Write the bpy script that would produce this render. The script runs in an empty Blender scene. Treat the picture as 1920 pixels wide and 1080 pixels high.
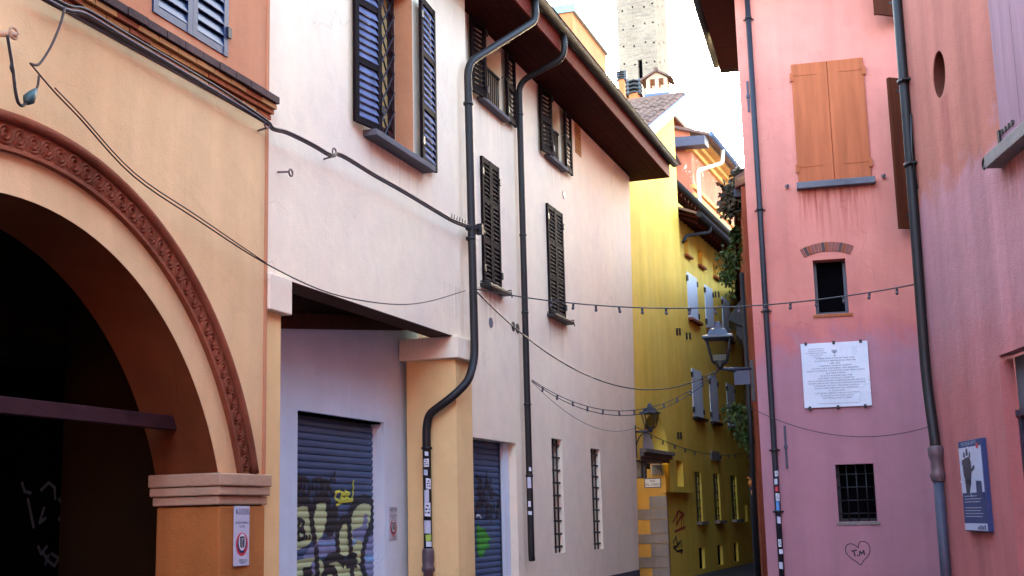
import bpy, bmesh, math, random
from mathutils import Vector, Matrix
random.seed(7)
PI = math.pi
scene = bpy.context.scene
COL = scene.collection

# ---------------------------------------------------------------- camera, sky, sun, exposure
FPX, TILT, ROLL, EYE = 2396.0, math.radians(10.1), math.radians(1.43), 1.6
cam_d = bpy.data.cameras.new('camera'); cam = bpy.data.objects.new('camera', cam_d); COL.objects.link(cam)
cam_d.sensor_width = 36.0; cam_d.lens = 36.0 * FPX / 1920.0; cam_d.clip_end = 2000.0
CR = Matrix.Rotation(PI/2 + TILT, 3, 'X') @ Matrix.Rotation(-ROLL, 3, 'Z')
CO = Vector((0, 0, EYE))
cam.matrix_world = Matrix.Translation(CO) @ CR.to_4x4()
scene.camera = cam

SUN_AZ, SUN_EL = math.radians(8), math.radians(14)      # azimuth clockwise from +Y
world = bpy.data.worlds.new('World'); scene.world = world; world.use_nodes = True
wn = world.node_tree; wn.nodes.clear()
sky = wn.nodes.new('ShaderNodeTexSky'); sky.sky_type = 'NISHITA'; sky.sun_disc = False
sky.sun_elevation = SUN_EL; sky.sun_rotation = SUN_AZ; sky.air_density = 1.0; sky.dust_density = 2.2; sky.ozone_density = 0.6
bg = wn.nodes.new('ShaderNodeBackground'); bg.inputs['Strength'].default_value = 0.15
wo = wn.nodes.new('ShaderNodeOutputWorld')
wn.links.new(sky.outputs[0], bg.inputs[0]); wn.links.new(bg.outputs[0], wo.inputs[0])
sd = bpy.data.lights.new('sun', 'SUN'); sd.energy = 2.2; sd.angle = math.radians(0.5); sd.color = (1.0, 0.9, 0.76)
so = bpy.data.objects.new('sun', sd); COL.objects.link(so)
sdir = Vector((math.sin(SUN_AZ)*math.cos(SUN_EL), math.cos(SUN_AZ)*math.cos(SUN_EL), math.sin(SUN_EL)))
so.rotation_euler = (-sdir).to_track_quat('-Z', 'Y').to_euler(); so.location = (30, 10, 40)
vs = scene.view_settings
vs.view_transform = 'Standard'; vs.look = 'None'; vs.gamma = 1.0; vs.exposure = 4.35; vs.use_curve_mapping = False

# ---------------------------------------------------------------- pixels to directions, walls as planes
def ray(x, y): return CR @ Vector(((x-960)/FPX, -(y-540)/FPX, -1.0))
def hor(x):
    lo, hi = 0.0, 2000.0
    for _ in range(50):
        m = (lo+hi)/2
        if ray(x, m).z > 0: lo = m
        else: hi = m
    return lo
def at_depth(x, y, Y):
    r = ray(x, y); return CO + r*(Y/r.y)
class Plane:
    """vertical wall: U runs to the right in the picture, N outward, z up. local axes (u, -n, z)"""
    def __init__(s, vpx, px, Y, off=0.0, flip=False):
        d = ray(vpx, hor(vpx)); s.U = Vector((d.x, d.y, 0)).normalized()
        if flip: s.U = -s.U
        s.N = s.U.cross(Vector((0, 0, 1)))
        r = ray(px, hor(px)); s.O = Vector((r.x/r.y*Y, Y, 0)) + s.N*off
        s.mk()
    def mk(s):
        s.M = Matrix.Translation(s.O) @ Matrix.Rotation(math.atan2(s.U.y, s.U.x), 4, 'Z')
    def px(s, x, y, n=0.0):
        r = ray(x, y); o = s.O + s.N*n
        p = CO + r*((o-CO).dot(s.N)/r.dot(s.N))
        return (p-s.O).dot(s.U), p.z
    def w(s, u, z, n=0.0): return s.O + s.U*u + s.N*n + Vector((0, 0, z))
    def loc(s, p):
        d = p-s.O; return d.dot(s.U), d.z, d.dot(s.N)
def mkplane(O, U):
    p = Plane.__new__(Plane); p.O = O.copy(); p.U = U.normalized(); p.N = p.U.cross(Vector((0, 0, 1))); p.mk(); return p
B2 = Plane(1790, 1194, 27.0)
B1 = Plane(1790, 1194, 27.0, 0.25)
CP = Plane(-9150, 1575, 21.0, flip=True)
DP = Plane(1100, 1745, 15.0, flip=True)
EP = Plane(1900, 1295, 33.0)
FP = Plane(1900, 1297, 46.0)
GP = Plane(1382, 1424, 26.0, flip=True)

# ---------------------------------------------------------------- materials
def S(h):
    h = h.lstrip('#'); o = []
    for i in (0, 2, 4):
        c = int(h[i:i+2], 16)/255; o.append(c/12.92 if c <= 0.04045 else ((c+0.055)/1.055)**2.4)
    return (*o, 1.0)
class NT:
    def __init__(s, name):
        s.m = bpy.data.materials.new(name); s.m.use_nodes = True; s.t = s.m.node_tree
        s.b = s.t.nodes['Principled BSDF']
        s.pos = s.t.nodes.new('ShaderNodeNewGeometry').outputs['Position']
    def n(s, typ, **kw):
        nd = s.t.nodes.new(typ)
        for k, v in kw.items(): setattr(nd, k, v)
        return nd
    def l(s, a, b): s.t.links.new(a, b)
    def mapped(s, sc, src=None):
        m = s.n('ShaderNodeMapping'); m.inputs['Scale'].default_value = sc; s.l(src or s.pos, m.inputs[0]); return m.outputs[0]
    def noise(s, scale, detail=3, rough=0.55, vec=None, dist=0):
        nd = s.n('ShaderNodeTexNoise'); nd.inputs['Scale'].default_value = scale; nd.inputs['Detail'].default_value = detail
        nd.inputs['Roughness'].default_value = rough; nd.inputs['Distortion'].default_value = dist
        s.l(vec or s.pos, nd.inputs['Vector']); return nd.outputs[0]
    def ramp(s, fac, a, b, lo=0.0, hi=1.0):
        r = s.n('ShaderNodeMapRange'); r.inputs[1].default_value = a; r.inputs[2].default_value = b
        r.inputs[3].default_value = lo; r.inputs[4].default_value = hi; s.l(fac, r.inputs[0]); return r.outputs[0]
    def math(s, op, a, b=None):
        m = s.n('ShaderNodeMath', operation=op)
        for i, v in enumerate((a, b)):
            if v is None: continue
            if isinstance(v, (int, float)): m.inputs[i].default_value = v
            else: s.l(v, m.inputs[i])
        return m.outputs[0]
    def mix(s, fac, a, b, typ='MIX'):
        m = s.n('ShaderNodeMix', data_type='RGBA', blend_type=typ)
        for inp, v in ((0, fac), (6, a), (7, b)):
            if isinstance(v, (int, float)): m.inputs[inp].default_value = v
            elif isinstance(v, tuple): m.inputs[inp].default_value = v
            else: s.l(v, m.inputs[inp])
        return m.outputs[2]
    def bump(s, h, strength=0.3, dist=0.01):
        b = s.n('ShaderNodeBump'); b.inputs['Strength'].default_value = strength; b.inputs['Distance'].default_value = dist
        s.l(h, b.inputs['Height']); s.l(b.outputs[0], s.b.inputs['Normal'])
    def done(s, color, rough=0.85, metal=0.0, spec=None):
        if isinstance(color, tuple): s.b.inputs['Base Color'].default_value = color
        else: s.l(color, s.b.inputs['Base Color'])
        if isinstance(rough, (int, float)): s.b.inputs['Roughness'].default_value = rough
        else: s.l(rough, s.b.inputs['Roughness'])
        s.b.inputs['Metallic'].default_value = metal
        if spec is not None: s.b.inputs['Specular IOR Level'].default_value = spec
        return s.m
def shade(c, k): return (c[0]*k, c[1]*k, c[2]*k, 1.0)
def plaster(name, c1, c2, streak=0.12, patch=None, stain=None, bump=0.35, chips=None, grime=0.0):
    t = NT(name)
    big = t.ramp(t.noise(0.55, 4), 0.35, 0.68)
    col = t.mix(big, c1, c2)
    mid = t.ramp(t.noise(3.2, 5, 0.62), 0.3, 0.72, 0.945, 1.035)
    rep = t.ramp(t.noise(0.9, 4, 0.6, dist=1.2), 0.60, 0.615, 0.0, 0.22)
    col = t.mix(rep, col, shade(c2, 0.9))
    wv = t.n('ShaderNodeVectorMath', operation='ADD'); nv_ = t.n('ShaderNodeTexNoise'); nv_.inputs['Scale'].default_value = 2.5; nv_.inputs['Detail'].default_value = 5; t.l(t.pos, nv_.inputs['Vector'])
    sc_ = t.n('ShaderNodeVectorMath', operation='SCALE'); sc_.inputs['Scale'].default_value = 0.9; t.l(nv_.outputs['Color'], sc_.inputs[0]); t.l(t.pos, wv.inputs[0]); t.l(sc_.outputs[0], wv.inputs[1])
    vo = t.n('ShaderNodeTexVoronoi', feature='DISTANCE_TO_EDGE'); vo.inputs['Scale'].default_value = 0.42; t.l(wv.outputs[0], vo.inputs['Vector'])
    crack = t.math('MULTIPLY', t.ramp(vo.outputs['Distance'], 0.0015, 0.004, 0.30, 0.0), t.ramp(t.noise(0.8, 2), 0.5, 0.6))
    col = t.mix(crack, col, shade(c1, 0.35))
    speck = t.ramp(t.noise(26, 3, 0.6), 0.735, 0.76, 0.0, 0.5)
    col = t.mix(speck, col, shade(c1, 0.5))
    sep = t.n('ShaderNodeSeparateXYZ'); t.l(t.pos, sep.inputs[0]); z = sep.outputs[2]
    if patch:
        for z0, amp, soft, c3, fac in patch:
            nz = t.noise(1.6, 6, 0.68, dist=0.9)
            e = t.math('ADD', z, t.math('MULTIPLY', t.math('SUBTRACT', nz, 0.5), amp))
            f = t.ramp(e, z0+soft, z0-soft, 0.0, fac)
            col = t.mix(f, col, c3)
    if stain:                                       # dirt or rust running down from sills and fixings
        sn = t.noise(1.0, 4, 0.6, vec=t.mapped((14, 14, 0.8)))
        for (pl, u0, u1, zt, zl, cs, fac) in stain:
            dp = t.n('ShaderNodeVectorMath', operation='DOT_PRODUCT'); dp.inputs[1].default_value = tuple(pl.U); t.l(t.pos, dp.inputs[0])
            uu = t.math('SUBTRACT', dp.outputs['Value'], pl.O.dot(pl.U))
            fx = t.math('MULTIPLY', t.ramp(uu, u0, u0+0.12), t.ramp(uu, u1, u1-0.12))
            fz = t.math('MULTIPLY', t.ramp(z, zt-zl, zt-0.05), t.ramp(z, zt+0.02, zt))
            f = t.math('MULTIPLY', t.math('MULTIPLY', fx, fz), t.ramp(sn, 0.42, 0.70, 0, fac))
            col = t.mix(f, col, cs)
    st = t.ramp(t.noise(1.0, 4, 0.6, vec=t.mapped((2.3, 2.3, 0.16))), 0.3, 0.75, 1.0+streak*0.5, 1.0-streak)
    cmb = t.math('MULTIPLY', st, mid)
    if grime:
        g = t.ramp(t.noise(2.0, 5, 0.7), 0.62, 0.8, 0.0, grime)
        col = t.mix(g, col, shade(c1, 0.45))
    vec = t.n('ShaderNodeCombineXYZ')
    for i in range(3): t.l(cmb, vec.inputs[i])
    col = t.mix(1.0, col, vec.outputs[0], 'MULTIPLY')
    if chips:
        ch = t.ramp(t.noise(1.9, 7, 0.7, dist=0.8), chips[0], chips[0]+0.02)
        col = t.mix(ch, col, chips[1])
    h = t.math('ADD', t.noise(55, 4, 0.7), t.math('MULTIPLY', t.noise(5, 4, 0.6), 1.6))
    t.bump(h, bump, 0.012)
    return t.done(col, 0.92, spec=0.15)
def paint(name, c, rough=0.5, var=0.25, bump=0.1, scale=9, metal=0.0, wear=None, spec=None):
    t = NT(name)
    n = t.noise(scale, 5, 0.65)
    col = t.mix(t.ramp(n, 0.3, 0.75), shade(c, 1+var*0.4), shade(c, 1-var))
    if wear:
        w = t.ramp(t.noise(wear[0], 6, 0.7), wear[1], wear[1]+0.05); col = t.mix(w, col, wear[2])
    t.bump(t.noise(scale*6, 3), bump, 0.004)
    return t.done(col, rough, metal, spec)
def wood(name, c, grain=(3, 3, 40), rough=0.6, var=0.4):
    t = NT(name)
    n = t.noise(1.0, 5, 0.6, vec=t.mapped(grain))
    col = t.mix(t.ramp(n, 0.3, 0.75), shade(c, 1.2), shade(c, 1-var))
    t.bump(n, 0.25, 0.004)
    return t.done(col, min(0.9, rough+0.2), spec=0.12)
MAT = {}
def mats():
    M = MAT
    M['a_cream'] = plaster('cream plaster', S('#e3c08f'), S('#d9b382'), 0.1, patch=[(2.6, 1.4, 0.9, S('#d6a473'), 0.5)])
    M['a_orange'] = plaster('orange plaster', S('#c58a66'), S('#ba7e5b'), 0.1)
    M['a_pier'] = plaster('ochre plaster', S('#b9773f'), S('#a56735'), 0.2, grime=0.35, bump=0.6)
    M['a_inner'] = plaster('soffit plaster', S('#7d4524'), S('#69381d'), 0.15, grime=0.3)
    M['portico_dark'] = plaster('shade-dark plaster', S('#1c130d'), S('#140d0a'), 0.2)  # portico shade put into the colour, plaster darkened to near black
    M['portico_ochre_shade'] = plaster('shade-dark ochre plaster', S('#2e1f0c'), S('#241809'), 0.2)  # ochre wall colour darkened to stand in for the shade inside
    M['capital'] = plaster('stone paint', S('#c4a386'), S('#b08f74'), 0.2, grime=0.5, bump=0.6)
    M['b_lilac'] = plaster('pale lilac plaster', S('#f3e4c8'), S('#ecdcc6'), 0.04, stain=[(B2, -13.75, -11.8, 5.9, 0.5, S('#9a8a80'), 0.45), (B2, -9.2, -8.1, 4.88, 0.7, S('#a08a7c'), 0.5), (B2, -5.95, -4.75, 4.9, 0.8, S('#a08a7c'), 0.5), (B2, -9.25, -7.95, 7.72, 0.6, S('#a08a7c'), 0.4), (B2, -5.85, -4.7, 7.72, 0.6, S('#a08a7c'), 0.4), (B2, -11.3, -10.1, 4.6, 0.9, S('#8a7d80'), 0.4)])
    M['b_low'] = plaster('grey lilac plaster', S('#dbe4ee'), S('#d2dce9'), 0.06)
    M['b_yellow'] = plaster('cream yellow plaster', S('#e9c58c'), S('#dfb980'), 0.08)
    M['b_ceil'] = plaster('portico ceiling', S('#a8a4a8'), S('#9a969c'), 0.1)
    M['lintel'] = plaster('brown lintel', S('#5a4035'), S('#48332b'), 0.15)
    M['plinth'] = plaster('dark plinth', S('#55505a'), S('#45414b'), 0.2)
    M['e_yellow'] = plaster('yellow plaster', S('#f8d566'), S('#f0c850'), 0.12, patch=[(3.4, 2.0, 1.4, S('#e6c452'), 0.6)], grime=0.08)
    M['e_orange'] = plaster('warm yellow plaster', S('#c79c4c'), S('#b58b42'), 0.15)
    M['pink'] = plaster('pink plaster', S('#cf8576'), S('#c2766a'), 0.14, patch=[(4.75, 1.5, 0.35, S('#b9646a'), 0.6), (4.25, 2.4, 0.34, S('#a07f8e'), 0.68)],
                        stain=[(CP, -0.40, 0.98, 6.93, 1.05, S('#8f3524'), 0.9), (CP, 0.95, 1.1, 7.0, 0.6, S('#8f3524'), 0.8)], grime=0.08)
    M['coral'] = plaster('coral plaster', S('#b4705f'), S('#a66356'), 0.26, patch=[(4.9, 1.9, 0.22, S('#b98b97'), 0.6), (3.2, 1.6, 0.5, S('#b9635c'), 0.6)], grime=0.15, bump=0.6, stain=[(DP, DP.px(1745, 140)[0], DP.px(1777, 140)[0], 5.9, 1.6, S('#9a4a48'), 0.6), (DP, 2.9, 4.5, 4.7, 0.9, S('#8a5a50'), 0.5)])
    M['f_red'] = plaster('old red plaster', S('#c07a60'), S('#b06a52'), 0.2, chips=(0.60, S('#d8c9b8')))
    M['far_orange'] = plaster('orange render', S('#c77a4e'), S('#bd6d44'), 0.1)
    M['g_wall'] = plaster('dark red plaster', S('#8f4a33'), S('#7a3b2a'), 0.25, grime=0.3)
    M['terracotta'] = plaster('terracotta', S('#98553c'), S('#70402e'), 0.3, bump=0.8, grime=0.5)
    M['brick'] = plaster('red brick', S('#b06a44'), S('#8c5238'), 0.1, bump=0.7, grime=0.35)
    M['brick_pale'] = plaster('ochre brick', S('#c29460'), S('#a87a4c'), 0.1, bump=0.7, grime=0.3)
    M['brick_dark'] = plaster('mossy brick', S('#5d4b48'), S('#4a3b3a'), 0.1, bump=0.8, grime=0.5)
    M['chimney_sunlit'] = plaster('sun-lightened chimney brick', S('#bfa28a'), S('#a9876f'), 0.1, bump=0.6)  # brick colour lightened to stand in for sunlight on the chimney
    M['brick_arch'] = plaster('worn brick', S('#8f5a50'), S('#7a4b48'), 0.1, bump=0.7, grime=0.3)
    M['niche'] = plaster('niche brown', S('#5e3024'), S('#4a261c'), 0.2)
    M['stone'] = plaster('grey stone', S('#8d857f'), S('#726c69'), 0.2, bump=0.8, grime=0.3)
    M['sill'] = plaster('grey sill', S('#6b6a70'), S('#57565e'), 0.1, bump=0.3)
    M['marble'] = plaster('white marble', S('#d9dce4'), S('#c9cdd8'), 0.06, bump=0.1)
    M['louvre'] = wood('dark brown louvre', S('#160a0e'), (6, 6, 2))
    M['louvre_blue'] = wood('weathered louvre', S('#5f6a8c'), (6, 6, 2))
    M['shutter_blue'] = paint('blue paint', S('#0f2b52'), 0.45, 0.3, wear=(6, 0.7, S('#6f7f95')))
    M['shutter_white'] = paint('pale blue paint', S('#d3e0f0'), 0.6, 0.12)
    M['shutter_orange'] = wood('orange brown boards', S('#a45b3c'), (9, 9, 0.7), 0.7, 0.22)
    M['shutter_brown'] = wood('brown boards', S('#48200f'), (9, 9, 0.7), 0.5, 0.3)
    M['shutter_lilac'] = wood('lilac boards', S('#93717b'), (9, 9, 0.7), 0.6, 0.2)
    M['soffit'] = wood('brown soffit boards', S('#3a120b'), (2, 14, 14), 0.7, 0.5)
    M['fascia'] = wood('red brown fascia', S('#6a2417'), (1.5, 14, 14), 0.6, 0.6)
    M['pipe'] = paint('dark brown pipe', S('#0f090d'), 0.6, 0.3, 0.05, wear=(18, 0.72, S('#8a8288')))
    M['pipe_plain'] = paint('dark pipe', S('#15121a'), 0.6, 0.25, 0.05)
    M['pipe_blue'] = paint('slate blue pipe', S('#191723'), 0.6, 0.3, 0.05)
    M['pipe_grey'] = paint('grey pipe', S('#3c3d50'), 0.6, 0.25, 0.05, wear=(14, 0.68, S('#3a3a48')))
    M['cast_iron'] = paint('cast iron', S('#5d4b50'), 0.5, 0.35, 0.2)
    M['pipe_white'] = paint('white pipe', S('#d8d4cc'), 0.5, 0.1)
    M['gutter'] = paint('dark gutter', S('#101018'), 0.85, 0.3, 0.05)
    M['iron'] = paint('black iron', S('#101016'), 0.5, 0.3, 0.1)
    M['iron_blue'] = paint('slate iron', S('#2a3042'), 0.45, 0.35, 0.1)
    M['cable'] = paint('black cable', S('#17151a'), 0.5, 0.2, 0.0)
    M['cable_grey'] = paint('grey cable', S('#5d6068'), 0.4, 0.2, 0.0)
    M['wire'] = paint('brown wire', S('#35251f'), 0.6, 0.2, 0.0)
    M['roll'] = paint('slate blue roller shutter', S('#3d5478'), 0.45, 0.2, 0.05, 6)
    M['dark'] = paint('dark interior', S('#0a090c'), 0.9, 0.2, 0.0, spec=0.0)
    M['dark_glass'] = paint('dark glass', S('#0c0e14'), 0.3, 0.2, 0.0, spec=0.15)
    M['curtain'] = paint('cream curtain', S('#d3b878'), 0.9, 0.2, 0.1)
    M['frame_brown'] = wood('brown window frame', S('#3b2328'), (4, 4, 10))
    M['roof_tile'] = plaster('roof tile', S('#7d6256'), S('#65504a'), 0.1, bump=0.6, grime=0.4)
    M['roof_under'] = plaster('roof bed', S('#2e211d'), S('#231916'), 0.1)
    M['verge'] = paint('blue grey flashing', S('#4f6280'), 0.7, 0.2)
    M['copper'] = paint('green copper', S('#7da0a0'), 0.6, 0.2)
    M['cornice_cream'] = plaster('cream cornice', S('#d8b06c'), S('#c89c58'), 0.1)
    M['tower_brick'] = tower_mat()
    M['cobble'] = cobble_mat()
    M['bulb'] = paint('bulb glass', S('#4a4a52'), 0.25, 0.1, 0.0)
    M['glass'] = glass_mat()
    M['white'] = paint('white enamel', S('#cfd3de'), 0.35, 0.1, 0.0)
    M['navy'] = paint('navy print', S('#1d2f5c'), 0.4, 0.1, 0.0)
    M['blue'] = paint('blue print', S('#3f6ea6'), 0.4, 0.15, 0.0)
    M['sign_blue'] = paint('sign blue', S('#1e3566'), 0.5, 0.1, 0.0)
    M['sign_pale'] = paint('sign pale', S('#b6bdd3'), 0.4, 0.12, 0.0)
    M['sign_grey'] = paint('sign aluminium', S('#bdbfcf'), 0.4, 0.1, 0.0)
    M['red'] = paint('red print', S('#c23440'), 0.4, 0.1, 0.0)
    M['pink_print'] = paint('pink print', S('#cf8ca4'), 0.4, 0.15, 0.0)
    M['ink'] = paint('black paint', S('#121320'), 0.5, 0.1, 0.0)
    M['ink_grey'] = paint('engraved letters', S('#3a4058'), 0.7, 0.1, 0.0)
    M['spray_cream'] = paint('pale green spray', S('#b9c48f'), 0.55, 0.2, 0.0, 3)
    M['spray_lilac'] = paint('lilac spray', S('#7b7fa3'), 0.55, 0.25, 0.0, 3)
    M['spray_yellow'] = paint('yellow spray', S('#c6c944'), 0.55, 0.1, 0.0)
    M['spray_green'] = paint('green spray', S('#3d9a2c'), 0.55, 0.3, 0.0, 3)
    M['spray_plum'] = paint('plum spray', S('#3a2740'), 0.55, 0.2, 0.0, 3)
    M['spray_sky'] = paint('sky blue spray', S('#7fa6cf'), 0.55, 0.3, 0.0, 5)
    M['spray_red'] = paint('red spray', S('#b5452c'), 0.6, 0.2, 0.0)
    M['spray_dim'] = paint('grey chalk', S('#8a8fa0'), 0.7, 0.3, 0.0)
    M['chalk'] = paint('dim chalk', S('#474a56'), 0.8, 0.3, 0.0)
    M['rust_chalk'] = paint('dim rust', S('#5a2416'), 0.8, 0.3, 0.0)
    M['leaf'] = leaf_mat('leaf green', S('#4e6130'), S('#2b3a1c'))
    M['leaf_dry'] = leaf_mat('dry leaf', S('#5a4a34'), S('#33302a'))
    M['twig'] = wood('twig', S('#3d2f25'))
    M['orange_lamp'] = paint('orange plastic', S('#d07a2a'), 0.4, 0.1)
    M['teal'] = paint('teal tape', S('#274a4a'), 0.5, 0.2)
    M['sticker_green'] = paint('green sticker', S('#a4bd52'), 0.5, 0.2)
    M['sticker_blue'] = paint('blue sticker', S('#4f86c4'), 0.5, 0.2)
def glass_mat():
    t = NT('lantern glass')
    g = t.n('ShaderNodeBsdfGlossy'); g.inputs['Roughness'].default_value = 0.05
    tr = t.n('ShaderNodeBsdfTransparent'); tr.inputs[0].default_value = (0.86, 0.88, 0.9, 1)
    mx = t.n('ShaderNodeMixShader'); mx.inputs[0].default_value = 0.012
    t.l(tr.outputs[0], mx.inputs[1]); t.l(g.outputs[0], mx.inputs[2])
    out = t.t.nodes['Material Output']; t.l(mx.outputs[0], out.inputs['Surface']); return t.m
def leaf_mat(name, a, b):
    t = NT(name); oi = t.noise(7.0, 3)
    col = t.mix(t.ramp(oi, 0.35, 0.65), a, b); return t.done(col, 0.6, spec=0.25)
def tower_mat():
    t = NT('pale tower brick')
    n = t.noise(0.25, 5, 0.6); n2 = t.noise(2.2, 4, 0.7)
    col = t.mix(t.ramp(n, 0.35, 0.65), S('#97826f'), S('#836f5e'))
    col = t.mix(t.ramp(n2, 0.35, 0.7, 0, 0.6), col, S('#a8937f'))
    cs = t.noise(1.0, 3, 0.6, vec=t.mapped((0.4, 0.4, 4.5)))
    col = t.mix(t.ramp(cs, 0.5, 0.68, 0, 0.45), col, S('#5e5450'))
    t.bump(cs, 0.5, 0.1); return t.done(col, 0.95, spec=0.1)
def cobble_mat():
    t = NT('cobble paving')
    v = t.n('ShaderNodeTexVoronoi', feature='DISTANCE_TO_EDGE'); v.inputs['Scale'].default_value = 7.5; t.l(t.pos, v.inputs['Vector'])
    v2 = t.n('ShaderNodeTexVoronoi'); v2.inputs['Scale'].default_value = 7.5; t.l(t.pos, v2.inputs['Vector'])
    joint = t.ramp(v.outputs['Distance'], 0.02, 0.09)
    c = t.mix(t.ramp(v2.outputs['Color'], 0.2, 0.8), S('#4c4c58'), S('#3b3b44'))
    c = t.mix(joint, S('#2b2a2e'), c)
    t.bump(joint, 0.7, 0.02); return t.done(c, t.ramp(t.noise(4), 0.3, 0.7, 0.4, 0.75))
mats()

# ---------------------------------------------------------------- objects
WM = {}
I4 = Matrix.Identity(4)
def link(o, M, parent=None):
    WM[o.name] = M.copy()
    if parent is not None:
        o.parent = parent; o.matrix_basis = WM[parent.name].inverted() @ M
    else: o.matrix_basis = M
    COL.objects.link(o); return o
def thing(name, label, cat, M, group=None):
    o = bpy.data.objects.new(name, None); o.empty_display_size = 0.2
    o['label'] = label; o['category'] = cat
    if group: o['group'] = group
    return link(o, M)
def tag(o, label, cat, group=None):
    o['label'] = label; o['category'] = cat
    if group: o['group'] = group
    return o
def inst(name, mesh, parent, M, mat=None):
    return link(bpy.data.objects.new(name, mesh), M, parent)
class MB:
    """mesh in local coords (u, z, n) of a plane; stored as (u, -n, z)"""
    def __init__(s): s.v = []; s.f = []; s.sm = []; s.mi = []; s.cur = 0
    def P(s, u, z, n): s.v.append((u, -n, z)); return len(s.v)-1
    def face(s, pts, smooth=False):
        ids = [s.P(*p) for p in pts]; s.f.append(ids); s.sm.append(smooth); s.mi.append(s.cur)
    def box(s, u0, u1, z0, z1, n0, n1, skip=''):
        a = [(u0,z0,n0),(u1,z0,n0),(u1,z1,n0),(u0,z1,n0),(u0,z0,n1),(u1,z0,n1),(u1,z1,n1),(u0,z1,n1)]
        F = {'b': (0,3,2,1), 'f': (4,5,6,7), 'd': (0,1,5,4), 't': (3,7,6,2), 'l': (0,4,7,3), 'r': (1,2,6,5)}
        i0 = len(s.v)
        for p in a: s.P(*p)
        for k, q in F.items():
            if k in skip: continue
            s.f.append([i0+i for i in q]); s.sm.append(False); s.mi.append(s.cur)
    def prism(s, poly, n0, n1):
        """polygon in (u,z), counter-clockwise seen from outside, from n0 (back) to n1 (front)"""
        k = len(poly)
        a = [s.P(u, z, n1) for u, z in poly]; b = [s.P(u, z, n0) for u, z in poly]
        s.f.append(a); s.f.append(b[::-1]); s.sm += [False]*2; s.mi += [s.cur]*2
        for i in range(k):
            j = (i+1) % k; s.f.append([a[i], b[i], b[j], a[j]]); s.sm.append(False); s.mi.append(s.cur)
    def hull8(s, a, b):
        """two quads (lists of 4 (u,z,n) points) joined into a solid"""
        i0 = len(s.v)
        for p in list(a)+list(b): s.P(*p)
        for q in ((0,3,2,1), (4,5,6,7), (0,1,5,4), (1,2,6,5), (2,3,7,6), (3,0,4,7)):
            s.f.append([i0+i for i in q]); s.sm.append(False); s.mi.append(s.cur)
    def tube(s, path, r, seg=10, cap=True):
        P = [Vector((p[0], -p[2], p[1])) for p in path]
        rs = r if isinstance(r, (list, tuple)) else [r]*len(P)
        rings = []; up = Vector((0.13, 0.31, 0.94))
        for i, p in enumerate(P):
            d = (P[min(i+1, len(P)-1)] - P[max(i-1, 0)]).normalized()
            a = d.cross(up)
            if a.length < 0.15: a = d.cross(Vector((1, 0.2, 0)))
            a.normalize(); b = d.cross(a).normalized()
            up = b.cross(d)*1.0 if False else up
            ring = []
            for k in range(seg):
                t = 2*PI*k/seg; q = p + (a*math.cos(t)+b*math.sin(t))*rs[i]
                s.v.append(tuple(q)); ring.append(len(s.v)-1)
            rings.append(ring)
        for i in range(len(rings)-1):
            for k in range(seg):
                j = (k+1) % seg
                s.f.append([rings[i][k], rings[i][j], rings[i+1][j], rings[i+1][k]]); s.sm.append(True); s.mi.append(s.cur)
        if cap:
            s.f.append(rings[0][::-1]); s.f.append(rings[-1]); s.sm += [False]*2; s.mi += [s.cur]*2
    def lathe(s, prof, seg=14, cu=0, cz=0, cn=0):
        rings = []
        for r, z in prof:
            ring = []
            for k in range(seg):
                t = 2*PI*k/seg; ring.append(s.P(cu+r*math.cos(t), cz+z, cn+r*math.sin(t)))
            rings.append(ring)
        for i in range(len(rings)-1):
            for k in range(seg):
                j = (k+1) % seg
                s.f.append([rings[i][k], rings[i+1][k], rings[i+1][j], rings[i][j]]); s.sm.append(True); s.mi.append(s.cur)
    def mesh(s, name, mats, center=True):
        if not isinstance(mats, (list, tuple)): mats = [mats]
        c = Vector((0, 0, 0))
        if center and s.v:
            lo = [min(v[i] for v in s.v) for i in range(3)]; hi = [max(v[i] for v in s.v) for i in range(3)]
            c = Vector([(a+b)/2 for a, b in zip(lo, hi)]); c.z = lo[2]
        me = bpy.data.meshes.new(name)
        me.from_pydata([(v[0]-c.x, v[1]-c.y, v[2]-c.z) for v in s.v], [], s.f)
        me.polygons.foreach_set('use_smooth', s.sm); me.polygons.foreach_set('material_index', s.mi)
        for m in mats: me.materials.append(MAT[m])
        bm = bmesh.new(); bm.from_mesh(me); bmesh.ops.remove_doubles(bm, verts=bm.verts, dist=1e-5)
        bmesh.ops.recalc_face_normals(bm, faces=bm.faces); bm.to_mesh(me); bm.free()
        me.update(); return me, c
    def build(s, name, mat, parent=None, M=I4, bevel=0):
        me, c = s.mesh(name, mat)
        o = bpy.data.objects.new(name, me); link(o, M @ Matrix.Translation(c), parent)
        if bevel:
            b = o.modifiers.new('bevel', 'BEVEL'); b.width = bevel; b.segments = 2; b.limit_method = 'ANGLE'; b.angle_limit = math.radians(40)
        return o
PANES = {'window_back', 'window_pane', 'curtain', 'cellar_pane', 'attic_back', 'niche_back', 'meter_door'}
def one(name, mat, parent, pl, fn, bevel=0):
    m = MB(); fn(m); return m.build(name, mat, parent, pl.M if isinstance(pl, Plane) else pl, bevel)
def boxp(name, mat, parent, pl, *a, bevel=0):
    if name in PANES: a = (a[0]-0.05, a[1]+0.05, a[2]-(0.05 if a[2] > 0.1 else 0), a[3]+0.05)+tuple(a[4:])
    m = MB(); m.box(*a); return m.build(name, mat, parent, pl.M, bevel)
def tubep(name, mat, parent, pl, path, r, seg=10):
    m = MB(); m.tube(path, r, seg); return m.build(name, mat, parent, pl.M)
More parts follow.
